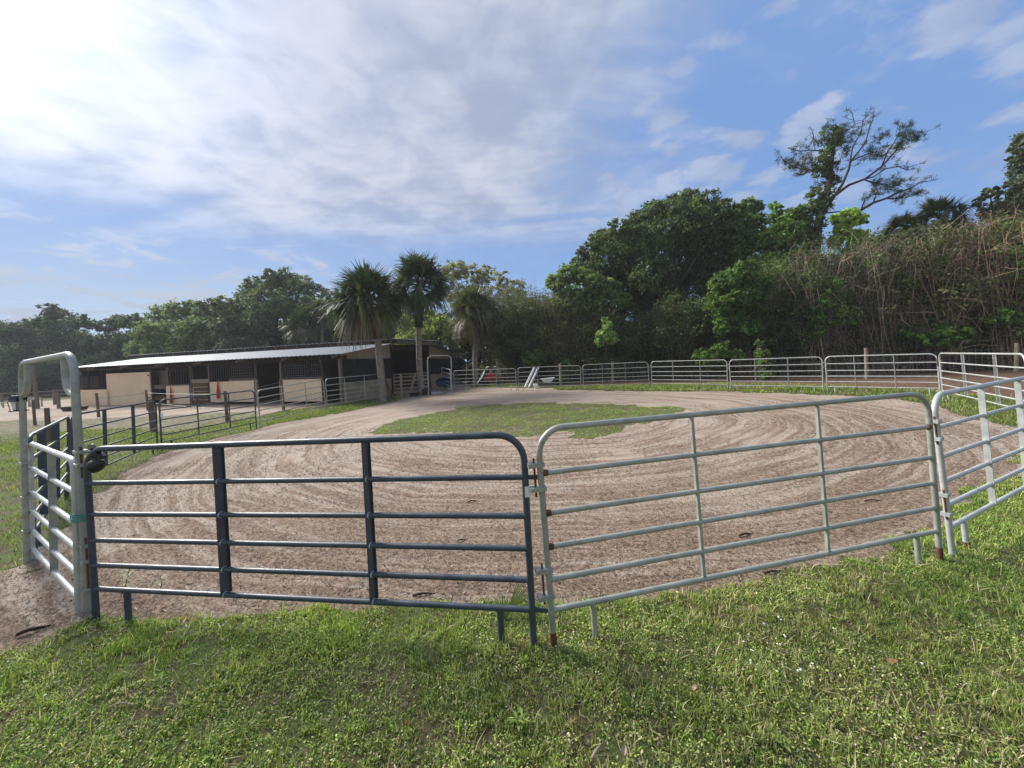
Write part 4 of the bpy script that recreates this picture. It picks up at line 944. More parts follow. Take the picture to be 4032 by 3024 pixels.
# vine thickets: tangles of bare stems with some leaves
def thicket(label, x0, x1, top0, top1, Y_, n, seed, stemcol, leafn, leafcol, dense=1.0, tall=None):
    r = np.random.default_rng(seed); K = 9
    N = n; px = r.uniform(x0, x1, N); tz = (px - x0) / (x1 - x0); tp = top0 + (top1 - top0) * tz + 55 * (vnoise(px, px * 0, 70, seed) - .35)
    yb = Y_ + r.uniform(-1.3, 1.6, N); pth = np.zeros((N, K, 3))
    frac = np.clip(r.beta(2.4, 1.3, N), .15, 1.0)
    lean = r.normal(size=N) * 1.0; lean2 = r.normal(size=N) * .6
    for i_ in range(N):
        X0 = at(px[i_], 1500, yb[i_])[0]; top = at(px[i_], tp[i_], yb[i_])[2] * frac[i_]
        s = np.linspace(0, 1, K); arch = r.choice([0, 1, 1], p=[.4, .3, .3])
        zz_ = top * (s if not arch else np.sin(s * math.pi * r.uniform(.55, .85)))
        ph = r.uniform(0, 6.28); am = r.uniform(.05, .35)
        pth[i_, :, 0] = X0 + lean[i_] * s * (.6 + arch * .9) + am * np.sin(s * r.uniform(4, 11) + ph)
        pth[i_, :, 1] = yb[i_] + lean2[i_] * s + am * np.cos(s * r.uniform(4, 9) + ph); pth[i_, :, 2] = zz_ - .05
    # short twigs in the upper half
    M_ = int(N * 4.4); pi_ = r.integers(0, N, M_); ki = r.integers(3, K, M_); st0 = pth[pi_, ki]
    tw = np.zeros((M_, K, 3)); dd = r.normal(size=(M_, 3)) * np.array([1, .7, .65]); dd /= np.linalg.norm(dd, axis=1)[:, None]; dd[:, 2] = dd[:, 2] * .8 + .12; ln = r.uniform(.4, 1.5, M_)[:, None]
    cv = r.normal(size=(M_, 3)) * .35
    for j in range(K): s = j / (K - 1); tw[:, j] = st0 + dd * ln * s + cv * ln * (s * s) + r.normal(size=(M_, 3)) * .02
    ta = at(0, 0, 1)
    al = np.concatenate([pth, tw]); al[:, :, 2] = np.maximum(al[:, :, 2], .0)
    rad = np.concatenate([np.linspace(.028, .009, K)[None] * r.uniform(.4, 1.25, (N, 1)), np.linspace(.013, .006, K)[None] * r.uniform(.6, 1.3, (M_, 1))])
    V, Q_ = btubes(al, rad); sc_c = np.asarray(stemcol)
    C = np.repeat(sc_c[None] * r.uniform(.45, 1.35, (N + M_, 1)), K * 3, 0)
    b0 = np.array([at((x0 + x1) / 2, 1500, Y_)[0], Y_, 0]); t = thing('vine_thicket', b0, label, 'thicket', 'tangled thickets along the edge of the wood')
    npmesh('stems', V, Q_, M['stem'], C, t)
    leafn = int(leafn * 1.7); leafcol = tuple(c * 1.6 for c in leafcol)
    ncl = leafn // 40; a = al[r.integers(0, len(al), ncl), r.integers(2, K, ncl)]; ci = r.integers(0, ncl, leafn)
    P_ = a[ci] + r.normal(size=(leafn, 3)) * np.array([.28, .28, .2]); P_[:, 2] = np.maximum(P_[:, 2], .1)
    nr = r.normal(size=(leafn, 3)); nr[:, 2] += .6; nr /= np.linalg.norm(nr, axis=1)[:, None]; u_ = np.cross(nr, r.normal(size=(leafn, 3))); u_ /= np.linalg.norm(u_, axis=1)[:, None]; v_ = np.cross(nr, u_); s = r.uniform(.04, .11, leafn)[:, None]
    V = np.stack([P_ - u_ * s, P_ - v_ * s * .6, P_ + u_ * s, P_ + v_ * s * .6], 1).reshape(-1, 3)
    cl = np.asarray(leafcol)[None] * r.uniform(.4, 1.7, (ncl, 1)); C = np.repeat(cl[ci] * r.uniform(.7, 1.3, (leafn, 1)), 4, 0)
    npmesh('leaves', V, Q_ := np.arange(leafn * 4).reshape(-1, 4), M['leaf'], C, t)
BRN = (.24, .185, .135); GRY = (.15, .13, .105)
thicket('grey-green thicket hung with vines behind the red covered machine', 1960, 2200, 1180, 1130, 33, 260, 31, GRY, 26000, (.06, .075, .038))
thicket('tall grey leafless treetops between the shaggy palm and the wood', 1940, 2160, 1075, 1110, 36, 200, 41, (.24, .20, .17), 9000, (.085, .09, .05))
thicket('twiggy bare thicket above the white pipes', 2180, 2420, 1130, 1190, 31.5, 300, 32, BRN, 14000, (.075, .085, .035))
thicket('shaded thicket of thin stems under the left half of the dark oak', 2400, 2680, 1230, 1230, 30, 260, 33, BRN, 26000, (.05, .075, .03))
thicket('reddish bare thicket under the right half of the dark oak', 2660, 2900, 1180, 1150, 28, 300, 34, (.16, .10, .08), 17000, (.055, .085, .03))
thicket('brown thicket between the leafy maple and the tall pine', 2900, 3200, 1080, 1000, 26, 320, 35, BRN, 20000, (.055, .085, .028))
thicket('arching pale vines below the yellow-green treetop', 3180, 3460, 970, 930, 24.5, 420, 36, (.33, .265, .20), 16000, (.06, .085, .03))
thicket('dense brown vine thicket under the palm crowns at the right', 3440, 3720, 920, 880, 23.5, 460, 37, (.34, .27, .21), 17000, (.065, .085, .032))
thicket('reddish brown vine thicket close to the right edge', 3700, 3960, 880, 830, 22.5, 480, 38, (.38, .27, .20), 15000, (.065, .08, .032))
thicket('vine thicket cut by the right edge of the picture', 3930, 4300, 820, 780, 21.5, 480, 39, (.38, .26, .19), 16000, (.065, .08, .03))
# the mass of the wood behind, its inner darkness put into the leaf colour
def woodmass(spec, n, seed, size=.26):
    r = np.random.default_rng(seed); cs = []; rs = []
    for (x0, x1, t0, t1, Y_) in spec:
        m_ = int(abs(x1 - x0) / 28)
        for k in range(m_):
            px = x0 + (x1 - x0) * (k + .5) / m_; tp = t0 + (t1 - t0) * k / m_
            zt = at(px, tp, Y_)[2]; xx = at(px, 1400, Y_)[0]
            for z in np.arange(.4, zt, 1.1): cs.append((xx + r.normal() * .4, Y_ + r.uniform(0, 2.5), z)); rs.append(1.15)
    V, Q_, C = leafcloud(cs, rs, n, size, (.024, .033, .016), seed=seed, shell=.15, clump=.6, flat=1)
    o = npmesh('woodland', V, Q_, M['leaf'], C); tag(o, 'dark inner mass of the wood behind the thickets', 'woodland', kind='stuff')
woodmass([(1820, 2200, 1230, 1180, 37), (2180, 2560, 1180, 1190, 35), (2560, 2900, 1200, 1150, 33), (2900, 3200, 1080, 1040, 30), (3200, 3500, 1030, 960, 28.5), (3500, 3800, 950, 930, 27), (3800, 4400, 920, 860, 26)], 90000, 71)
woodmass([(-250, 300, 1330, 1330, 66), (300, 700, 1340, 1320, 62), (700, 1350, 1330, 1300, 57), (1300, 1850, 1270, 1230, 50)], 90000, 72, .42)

# ------------------------------------------------------------------ cabbage palms
def fan_crown(c, R, nf, seed, dead=.25, droop=1.35, nseg=30, gc=(.058, .094, .046)):
    r = np.random.default_rng(seed); Vs = []; Qs = []; Cs = []; o_ = 0; pet = MB()
    for i_ in range(nf):
        f = i_ / nf; az = i_ * 2.39996 + r.normal() * .15; el = 1.42 - 2.05 * f + r.normal() * .16
        isd = f > 1 - dead and r.random() < .8
        d = np.array([math.cos(az) * math.cos(el), math.sin(az) * math.cos(el), math.sin(el)])
        pl = R * r.uniform(.40, .60) * (1 if not isd else .75); side = np.array([-math.sin(az), math.cos(az), 0]); up = np.cross(side, d) * -1
        if up[2] < 0: up = -up
        e0 = c + d * pl; e0[2] -= .12 * pl * math.cos(el)
        pet.tube([c, c + d * pl * .5, e0], [.03 * R / 2.4, .022 * R / 2.4, .014 * R / 2.4], 4, False)
        base = np.array(gc) * r.uniform(.65, 1.35)
        if isd: base = np.array((.15, .12, .075)) * r.uniform(.6, 1.3)
        elif r.random() < .12: base = np.array((.17, .16, .06))
        tw = r.normal() * .95
        for j in range(nseg):
            a = (j / (nseg - 1) - .5) * 2 * R_(108); L_ = R * .62 * (1 - .30 * abs(a) / R_(108)) * r.uniform(.85, 1.1)
            s_ = side * math.cos(tw) + up * math.sin(tw); dir_ = d * math.cos(a) + s_ * math.sin(a)
            dr = droop * (.62 if not isd else 1.1) * r.uniform(.5, 1.4) * (1 + .5 * max(0, -el))
            K = 4; w_ = .036 * R / 2.4 * 1.2; vv = []; wd = np.cross(dir_, up); wd /= np.linalg.norm(wd) + 1e-9
            for k in range(K + 1):
                s = k / K; p = e0 + dir_ * L_ * s; p = p + np.array([0, 0, -1]) * L_ * dr * .45 * s * s; p[:2] -= dir_[:2] * L_ * dr * .12 * s * s
                ww = w_ * (1.0 if k == 0 else (1.15 - s)) ; vv += [p - wd * ww, p + wd * ww]
            V = np.array(vv); Vs.append(V); q_ = [(2 * k, 2 * k + 1, 2 * k + 3, 2 * k + 2) for k in range(K)]; Qs.append(np.array(q_) + o_); o_ += len(V)
            Cs.append(np.tile(base * r.uniform(.8, 1.2), (len(V), 1)))
    return np.concatenate(Vs), np.concatenate(Qs), np.concatenate(Cs), pet
def palm(label, base, pts, rads, cen, R, nf, seed, group=None, boots=None, dead=.25, gc=(.058, .094, .046)):
    t = thing('cabbage_palm', base, label, 'palm tree', group)
    b = MB(); P_ = [np.array(base) - [0, 0, .1]] + pts + [cen]; b.tube(P_, rads, 12); b.build('trunk', M['palmbark'], t)
    if boots:
        bb_ = MB(); n_ = 60; r = np.random.default_rng(seed)
        q0, q1, rr_ = boots; q0 = np.array(q0); q1 = np.array(q1); bb_.tube([q0, (q0 + q1) / 2, q1], [rr_ * .95, rr_ * 1.1, rr_ * 1.15], 12)
        for k in range(n_):
            s = k / n_; a = k * 2.4; p = q0 + (q1 - q0) * s; o = np.array([math.cos(a), math.sin(a), 0]); bb_.bar(p + o * rr_ * .9, p + o * rr_ * 1.35 + np.array([0, 0, .16]), .07, .025)
        bb_.build('old_frond_bases', M['boots'], t)
    V, Q_, C, pet = fan_crown(cen, R, nf, seed, dead, gc=gc)
    npmesh('fronds', V, Q_, M['frond'], C, t); pet.build('frond_stalks', M['boots'], t); return t
Y1 = ground(1512, 1581)[1]; b1 = ground(1508, 1581)
palm('leaning palm beside the stable corner, left of the two tall ones', b1, [at(1499, 1460, Y1), at(1488, 1345, Y1), at(1474, 1285, Y1), at(1458, 1235, Y1)], [.24, .22, .20, .19, .19, .16], at(1445, 1190, Y1), 2.7, 84, 1, 'palms beside the stable', (at(1487, 1338, Y1), at(1460, 1240, Y1), .21), .14)
Y2 = ground(1668, 1556)[1]; b2 = ground(1662, 1556)
palm('tallest palm, straight pale trunk in front of the stable aisle', b2, [at(1652, 1450, Y2), at(1648, 1320, Y2), at(1648, 1290, Y2), at(1650, 1200, Y2)], [.27, .22, .20, .18, .17, .15], at(1652, 1122, Y2), 2.6, 84, 2, 'palms beside the stable', (at(1648, 1290, Y2), at(1651, 1200, Y2), .30), .06)
Y3 = ground(1873, 1520)[1]; b3 = ground(1873, 1520)
palm('shorter palm with a shaggy brown skirt, by the red covered machine', b3, [at(1871, 1440, Y3), at(1870, 1350, Y3), at(1868, 1290, Y3), at(1867, 1250, Y3)], [.27, .23, .21, .19, .18, .16], at(1867, 1232, Y3), 2.75, 80, 3, 'palms beside the stable', None, .30, gc=(.11, .145, .07))
for k, (cx_, cy_, Y_, R0, lb, gr_, de) in enumerate([
    (1190, 1290, 40, 2.3, 'smaller palm behind the stable roof, left of the leaning palm', 'palms behind the stable', .3),
    (1262, 1240, 41, 2.2, 'yellowish palm crown half hidden by the leaning palm', 'palms behind the stable', .25),
    (3700, 862, 25, 1.9, 'dark palm crown poking out above the vine thicket at the right', 'palm crowns above the thicket', .1),
    (3555, 905, 26, 1.5, 'lower small palm crown above the vines, right of the tall pine', 'palm crowns above the thicket', .1),
    ]):
    c_ = at(cx_, cy_, Y_); b_ = np.array([c_[0], Y_, float(zg(c_[0], Y_))])
    palm(lb, b_, [b_ + (c_ - b_) * s for s in (.25, .5, .75, .9)], [.25, .2, .18, .18, .18, .15], c_, R0, 44, 10 + k, gr_, None, de, gc=(.055, .085, .038) if k != 1 else (.10, .13, .045))

# ------------------------------------------------------------------ paddock posts, wires and the distant rails
def post(ptop, pfoot, r, label, group='round wooden posts in the paddock', m_='postwood', z=None):
    g0 = ground(*pfoot)
    for _ in range(4): g0 = ground(pfoot[0], pfoot[1], float(zg(g0[0], g0[1])))
    tp = at(*ptop, g0[1]); b = MB(); n = 6
    pts = [g0 - [0, 0, .15]] + [g0 + (tp - g0) * s for s in np.linspace(.1, 1, n)]
    rr_ = [r * (1.05 - .1 * k / n + .04 * math.sin(k * 2.1)) for k in range(n + 1)]
    b.tube(pts, rr_, 10); o = b.build('fence_post', M[m_]); tag(o, label, 'post', group); return g0, tp
PP = [((184, 1606), (193, 1742), .07, 'yellowish thick post seen through the walk-through gate, nearest of the paddock posts'),
      ((130, 1575), (138, 1673), .055, 'short brown leaning post at the left, behind the left gate post'),
      ((380, 1548), (389, 1642), .065, 'brown post in front of the low cream wall at the left stable end'),
      ((575, 1535), (583, 1616), .065, 'dark post beside the open cream barn doors'),
      ((592, 1573), (604, 1700), .095, 'stout grey post right behind the joint of the two dark panels'),
      ((886, 1540), (895, 1660), .07, 'grey post behind the dark panel, right of the second red net'),
      ((1106, 1493), (1118, 1622), .075, 'pale post in front of the wide cream stall board')]
PT = [post(a, b_, r, lb) for a, b_, r, lb in PP]
def wire(pts, r, label, m_='wire', cat='wire', sag=.04):
    b = MB()
    for a, c in zip(pts[:-1], pts[1:]):
        a = np.array(a); c = np.array(c); b.tube([a + (c - a) * s - np.array([0, 0, sag * 4 * s * (1 - s)]) for s in np.linspace(0, 1, 6)], r, 5, False)
    return tag(b.build('fence_wire', M[m_]), label, cat)
wpt = [PT[3][1], PT[5][1], PT[6][1]]
def on(k, f): g0, tp = PT[k]; return g0 + (tp - g0) * f
wire([on(2, .8), on(3, .85), on(5, .9), on(6, .92)], .012, 'upper wire strung along the paddock posts in front of the stable')
wire([on(2, .35), on(3, .4), on(5, .4), on(6, .45)], .012, 'lower wire strung along the paddock posts in front of the stable')
ra = ground(-40, 1760); rb = ground(620, 1672); ra[2] = .25; rb[2] = .55
wire([ra, ra + (rb - ra) * .5, rb], .011, 'pale yellowish rope slung low across the paddock grass', 'rope', 'rope', .08)
# far rail fence on the left
def zat(px, py): 
    g0 = ground(px, py)
    for _ in range(5): g0 = ground(px, py, float(zg(g0[0], g0[1])))
    return g0
YF = 40.0
def vert(px, ytop, Y_, r, b, sq=False):
    x0 = at(px, 1560, Y_)[0]; z0 = float(zg(x0, Y_)); tp = at(px, ytop, Y_); b.tube([np.array([x0, Y_, z0 - .1]), np.array([x0, Y_, tp[2]])], r, 8)
def rails(name, label, xs, tops, Y_, levels, r, m_, rm='railing', cat='fence', group=None):
    x0 = at((xs[0] + xs[-1]) / 2, 1560, Y_)[0]; t = thing(name, (x0, Y_, float(zg(x0, Y_))), label, cat, group)
    for x_, tp in zip(xs, tops): b = MB(); vert(x_, tp, Y_, r * 1.8, b); b.build('post', M[m_], t)
    for l0, l1 in levels: MB().tube([at(xs[0], l0, Y_), at(xs[-1], l1, Y_)], r, 6).build('rail', M[m_], t)
rails('rail_fence', 'distant wooden rail fence below the pines at the left edge', (-40, 8, 70, 214, 292), (1552, 1547, 1545, 1534, 1532), 36, ((1553, 1536), (1574, 1548)), .05, 'greywood')
rails('pipe_panel', 'distant low pipe panel left of the tall leaning pole', (-20, 10, 75, 118), (1590, 1588, 1586, 1584), 31, ((1588, 1582), (1599, 1593), (1607, 1601)), .03, 'galv_far', group='distant pipe panels')
rails('pipe_panel', 'distant pipe panel framing grass between the pole and the paired posts', (112, 140, 163), (1568, 1568, 1568), 31, ((1568, 1567), (1579, 1578), (1588, 1587), (1598, 1597), (1605, 1604)), .03, 'galv_far', group='distant pipe panels')
post((131, 1440), (148, 1609), .12, 'tall leaning wooden pole framed by the arch of the walk-through gate', None, 'greywood')
post((228, 1545), (232, 1608), .10, 'right one of the paired short posts left of the stable', 'paired posts left of the stable', 'greywood')
post((214, 1545), (217, 1592), .11, 'left one of the paired short posts left of the stable', 'paired posts left of the stable', 'greywood')
# feed trough at the stable corner
g0 = zat(295, 1618); t = thing('trough', g0, 'low dark trough on the dirt by the left stable corner', 'trough')
b = MB(); W_, D_, H_ = 1.5, .5, .30
b.hexa([tuple(g0 + np.array(q)) for q in ((-W_ * .42, -D_ * .35, .03), (W_ * .42, -D_ * .35, .03), (W_ * .42, D_ * .35, .03), (-W_ * .42, D_ * .35, .03), (-W_ / 2, -D_ / 2, H_), (W_ / 2, -D_ / 2, H_), (W_ / 2, D_ / 2, H_), (-W_ / 2, D_ / 2, H_))])
b.build('tub', M['black'], t, .02); MB().box(g0 + [0, -D_ / 2, H_ + .02], (W_ + .1, .05, .05)).build('rim', M['greywood'], t)

# ------------------------------------------------------------------ mesh fence along the wood
FX = [((2205, 1432), (2208, 1522)), ((2412, 1424), (2413, 1506)), ((3409, 1370), (3413, 1492)), ((4004, 1350), (4002, 1462))]
t = None; feet = []
for k, (a, f_) in enumerate(FX):
    lb = ('whitish wooden post behind the wheelbarrow panel', 'slim grey post behind the far panel, by the slender sapling', 'pale round post standing behind the far right panel', 'grey leaning post at the right edge behind the whitish panel')[k]
    feet.append(post(a, f_, .08 if k > 1 else .10, lb, 'posts of the wire mesh fence', 'palewood'))
b0 = feet[0][0]; t = thing('wire_mesh_fence', b0, 'thin square-mesh wire fence running along the foot of the wood', 'fence')
b = MB()
for (g0, t0), (g1, t1) in zip(feet[:-1], feet[1:]):
    g0 = np.array([g0[0], g0[1], 0]); g1 = np.array([g1[0], g1[1], 0]); hh = 1.25; L_ = np.linalg.norm(g1 - g0)
    for z in (.08, .25, .42, .6, .8, 1.0, 1.22): b.bar(g0 + [0, 0, z], g1 + [0, 0, z], .009, .009)
    n_ = int(L_ / .3)
    for k in range(n_ + 1): q0 = g0 + (g1 - g0) * k / n_; b.bar(q0 + [0, 0, .05], q0 + [0, 0, hh], .007, .007, (1, 0, 0))
b.build('mesh', M['wire'], t)

# ------------------------------------------------------------------ things beyond the far panels
ga = zat(2067, 1526); gb2 = zat(2083, 1526)
for (tp, g0, lb) in (((2104, 1448), ga, 'left one of the two white pipes leaning behind the far panel'), ((2120, 1447), gb2, 'right one of the two white pipes leaning behind the far panel')):
    e = at(*tp, g0[1] + .6); e[1] = g0[1] + .6
    tag(MB().tube([g0, e], .085, 14).build('white_pipe', M['white']), lb, 'pipe', 'white pipes leaning behind the far panel')
g0 = zat(2155, 1524); t = thing('wheelbarrow', g0, 'wheelbarrow with a pale tray standing behind the far panel', 'wheelbarrow')
def q_(x, y, z): return g0 + np.array([x, y, z])
V = [(-.45, -.28, .62), (.55, -.30, .66), (.55, .30, .66), (-.45, .28, .62), (-.20, -.17, .34), (.28, -.18, .34), (.28, .18, .34), (-.20, .17, .34)]
b = MB().raw([q_(*v) for v in V] + [q_(v[0] * .96, v[1] * .94, v[2] + .012) for v in V], [(0, 1, 5, 4), (1, 2, 6, 5), (2, 3, 7, 6), (3, 0, 4, 7), (4, 5, 6, 7), (8, 12, 13, 9), (9, 13, 14, 10), (10, 14, 15, 11), (11, 15, 12, 8), (12, 15, 14, 13), (0, 8, 9, 1), (1, 9, 10, 2), (2, 10, 11, 3), (3, 11, 8, 0)])
b.build('tray', M['white'], t)
for sy in (-1, 1):
    MB().tube([q_(-1.0, sy * .28, .55), q_(-.3, sy * .22, .36), q_(.35, sy * .12, .28), q_(.75, sy * .05, .2)], .022, 8).build('handle', M['greywood'], t)
    MB().tube([q_(-.25, sy * .2, .34), q_(-.34, sy * .24, .02)], .018, 8).build('leg', M['black'], t)
wc = q_(.78, 0, .19); MB().tube([wc + [0, -.05, 0], wc + [0, .05, 0]], .19, 18).build('wheel', M['black'], t, .02)
g0 = zat(2115, 1531); t0 = [g0 + np.array(v) for v in ((-.16, -.14, 0), (.14, -.14, 0), (.14, .14, 0), (-.16, .14, 0), (-.26, -.18, .36), (.10, -.18, .32), (.10, .18, .32), (-.26, .18, .36))]
b = MB().hexa([tuple(v) for v in t0]); tag(b.build('feed_sack', M['white'], None, .05), 'crumpled white sack on the ground at the foot of the pipes', 'sack')
# red machine under a clear sheet
g0 = zat(1938, 1518); t = thing('covered_mower', g0, 'red riding mower half covered by a crumpled translucent sheet', 'mower')
def q_(x, y, z): return g0 + np.array([x, y, z])
b = MB()
prof = [(-.72, .42), (-.62, .80), (-.36, 1.12), (-.15, 1.24), (.02, 1.16), (.30, .98), (.46, .86), (.56, .52), (.50, .30), (-.6, .30)]
V = [q_(x_, -.36, z_) for x_, z_ in prof] + [q_(x_ * .95, .36, z_) for x_, z_ in prof]; n = len(prof)
b.raw(V, [tuple(range(n - 1, -1, -1)), tuple(range(n, 2 * n))] + [(i_, (i_ + 1) % n, n + (i_ + 1) % n, n + i_) for i_ in range(n)])
b.build('red_hood', M['red'], t, .04)
MB().box(q_(.2, -.375, .55), (.55, .03, .16)).build('grille', M['black'], t)
for x_, r_ in ((-.52, .30), (.55, .22)):
    for sy in (-1, 1): MB().tube([q_(x_, sy * .30, r_), q_(x_, sy * .48, r_)], r_, 16).build('wheel', M['black'], t, .03)
rr2 = np.random.default_rng(3); V = []; F = []; NU, NV = 26, 14
for i_ in range(NU + 1):
    for j in range(NV + 1):
        u = i_ / NU; v = j / NV; x_ = -1.30 + 2.15 * u; y_ = -.50 + 1.1 * v
        top = 1.66 - 1.5 * max(0, abs(x_ + .0) - .42) ** 1.1 - .55 * abs(v - .62) ** 1.4 - (.55 * max(0, .45 - v) * (x_ < .4) * (x_ > -.5)) 
        z_ = top + .06 * math.sin(u * 19 + v * 7) + rr2.normal() * .02
        V.append(q_(x_, y_, max(z_, .35 if x_ > -.9 else .28)))
for i_ in range(NU):
    for j in range(NV): a = i_ * (NV + 1) + j; F.append((a, a + NV + 1, a + NV + 2, a + 1))
keep = [f for f in F if not (V[f[0]][0] - g0[0] > -.62 and V[f[0]][0] - g0[0] < .42 and V[f[0]][1] - g0[1] < .0)]
MB().raw(V, keep, True).build('sheet', M['poly'], t)
# round blue folding chair by the stable end wall
g0 = zat(1738, 1546); g0 = ground(1738, 1540); t = thing('folding_chair', g0, 'round deep blue folding chair leaning by the stable end wall behind the far gate', 'chair')
Yc = g0[1]; k_ = Yc / FPX; cx_, cz_ = at(1750, 1505, Yc)[0], at(1750, 1505, Yc)[2]
V = []; F = []; n = 22; m_ = 6
for i_ in range(m_ + 1):
    rad_ = i_ / m_
    for j in range(n):
        a = 2 * math.pi * j / n; V.append((cx_ + .66 * rad_ * math.cos(a), Yc + .28 - .30 * rad_ ** 2 + .12 * math.sin(a) * rad_, cz_ + (.40 + .05 * math.cos(a * 2)) * rad_ * math.sin(a)))
for i_ in range(m_):
    for j in range(n): F.append((i_ * n + j, i_ * n + (j + 1) % n, (i_ + 1) * n + (j + 1) % n, (i_ + 1) * n + j))
b = MB().raw(V, F, True); b.tube([V[m_ * n + j] for j in range(n)] + [V[m_ * n]], .035, 6, False); b.build('seat', M['blue'], t)
for sx in (-1, 1):
    for dy_ in (-.05, .3):
        MB().tube([np.array([cx_ + sx * .40, Yc + dy_, cz_ - .15]), np.array([cx_ - sx * .28, Yc + .25 - dy_, .0])], .016, 6).build('leg', M['greywood'], t)
# wooden props, slatted gate, tub, sheet, stump near the palms
def plank(p0, p1, w_, th, m_, name, label, cat, dy0=0, dy1=0, grp=None):
    g0 = ground(*p0); g0[1] += dy0; e = at(*p1, g0[1] + dy1); b = MB(); b.bar(g0 - [0, 0, .05], e, w_, th); return tag(b.build(name, M[m_], None, .006), label, cat, grp)
plank((1553, 1574), (1510, 1484), .16, .09, 'brownwood', 'timber_prop', 'dark brown timber leaning against the leaning palm', 'timber', 0, .25)
plank((1582, 1569), (1578, 1474), .15, .12, 'palewood', 'fence_post', 'upright squared post in front of the slatted gate between the palms', 'post')
plank((1610, 1562), (1636, 1470), .16, .08, 'palewood', 'timber_prop', 'pale plank leaning against the slatted gate left of the tallest palm', 'timber', 0, .5)
ga = ground(1552, 1560); gb2 = ground(1690, 1545); gb2[1] = ga[1] + .9; gb2[0] = at(1690, 1500, gb2[1])[0]; ga[2] = gb2[2] = 0
t = thing('slatted_gate', ga, 'grey wooden slatted gate closing the stable aisle between the two tall palms', 'gate')
for z, h_ in ((.25, .16), (.52, .16), (.80, .10), (1.06, .16), (1.34, .10), (1.55, .08)): MB().bar(ga + [0, 0, z], gb2 + [0, 0, z], .04, h_).build('slat', M['palewood'], t)
for s in (.02, .5, .98): q0 = ga + (gb2 - ga) * s; MB().bar(q0 + [0, .05, 0], q0 + [0, .05, 1.62], .12, .08, (1, 0, 0)).build('upright', M['greywood'], t)
g0 = ground(1633, 1561); t = thing('rubber_tub', g0, 'black rubber feed tub at the foot of the tallest palm', 'tub')
b = MB(); n = 20; V = []
for r_, z_ in ((.26, .0), (.33, .24), (.36, .25), (.31, .23), (.25, .04)):
    V += [g0 + np.array([r_ * math.cos(2 * math.pi * j / n), r_ * .8 * math.sin(2 * math.pi * j / n), z_]) for j in range(n)]
F = [(i_ * n + j, i_ * n + (j + 1) % n, (i_ + 1) * n + (j + 1) % n, (i_ + 1) * n + j) for i_ in range(4) for j in range(n)] + [tuple(range(n - 1, -1, -1)), tuple(4 * n + j for j in range(n))]
b.raw(V, F).build('tub_body', M['black'], t)
for sx in (-1, 1): MB().tube([g0 + np.array([sx * .34, -.08, .22]), g0 + np.array([sx * .41, -.04, .19]), g0 + np.array([sx * .41, .04, .19]), g0 + np.array([sx * .34, .08, .22])], .016, 6).build('handle', M['black'], t)
g0 = ground(1680, 1556); b = MB(); b.tube([g0 - [0, 0, .05], g0 + [0, 0, .2], g0 + [0, 0, .45]], [.33, .30, .29], 14); tag(b.build('tree_stump', M['bark']), 'dark sawn stump beside the base of the tallest palm', 'stump')
g0 = ground(1712, 1549); V = []; F = []; r = np.random.default_rng(8)
for i_ in range(17):
    for j in range(8): V.append((g0[0] - .65 + 1.25 * i_ / 16 + r.normal() * .02, g0[1] - .3 + .6 * j / 7 + r.normal() * .03, .015 + .10 * abs(math.sin(i_ * 1.3 + j)) * (0 < i_ < 16) * (0 < j < 7)))
for i_ in range(16):
    for j in range(7): a = i_ * 8 + j; F.append((a, a + 8, a + 9, a + 1))
tag(MB().raw(V, F, True).build('plastic_sheet', M['poly']), 'crumpled pale plastic sheet lying on the ground inside the far bow gate', 'sheet')
g0 = ground(1830, 1538); tp = at(1838, 1433, g0[1] + .5); tag(MB().tube([g0 + [0, .5, 0], tp], .02, 8).build('white_pole', M['galv_far']), 'thin pale pole leaning behind the first far panel, left of the shaggy palm', 'pole')

# ------------------------------------------------------------------ sticks, weeds and flowers in the foreground
def stick(px, py, L_, a, r, m_, label, kink=.03, z=.01, grp=None):
    g0 = ground(px, py); d = np.array([math.cos(a), math.sin(a), 0]); n_ = np.array([-d[1], d[0], 0]); zz_ = float(zg(g0[0], g0[1]))
    pts = [g0 + d * L_ * (s - .5) + n_ * L_ * kink * math.sin(s * 4.2 + px) * .5 + np.array([0, 0, zz_ + z + .012 * math.sin(s * 5)]) for s in np.linspace(0, 1, 6)]
    tag(MB().tube(pts, [r, r * 1.05, r, r * .9, r * .75, r * .5], 6).build('stick', M[m_]), label, 'stick', grp)
DK = 'darkwood'
stick(1862, 1973, .17, .5, .008, DK, 'short dark stick on the sand seen through the right part of the dark panel')
stick(1675, 2348, .22, .15, .009, DK, 'dark curved stick just behind the bottom rail of the dark panel')
stick(1820, 2130, .14, .6, .007, DK, 'small dark twig in the mulch below the third rail of the dark panel')
stick(2937, 2107, .22, .35, .010, DK, 'dark broken stick in the mulch behind the galvanised front panel')
stick(3045, 2253, .20, .2, .010, DK, 'dark twig at the grass edge under the galvanised front panel')
stick(3440, 1968, .26, .1, .007, DK, 'thin dark branch on the sand near the right end of the galvanised panel')
stick(540, 2112, .16, .3, .006, 'palewood', 'pale dry stem on the mulch near the left end of the dark panel')
stick(2352, 2972, .12, 1.1, .008, 'palewood', 'bleached curved stick in the grass at the bottom centre of the picture', .2, .035)
stick(490, 2800, .15, .15, .005, 'palewood', 'straight pale straw lying in the grass at the lower left', .02, .04)
stick(3200, 2300, .22, -.6, .004, 'palewood', 'long straw in the grass below the right half of the galvanised panel', .02, .05)
stick(135, 2490, .18, .7, .015, DK, 'dark piece of bark on the dirt at the lower left edge', .04, .02)
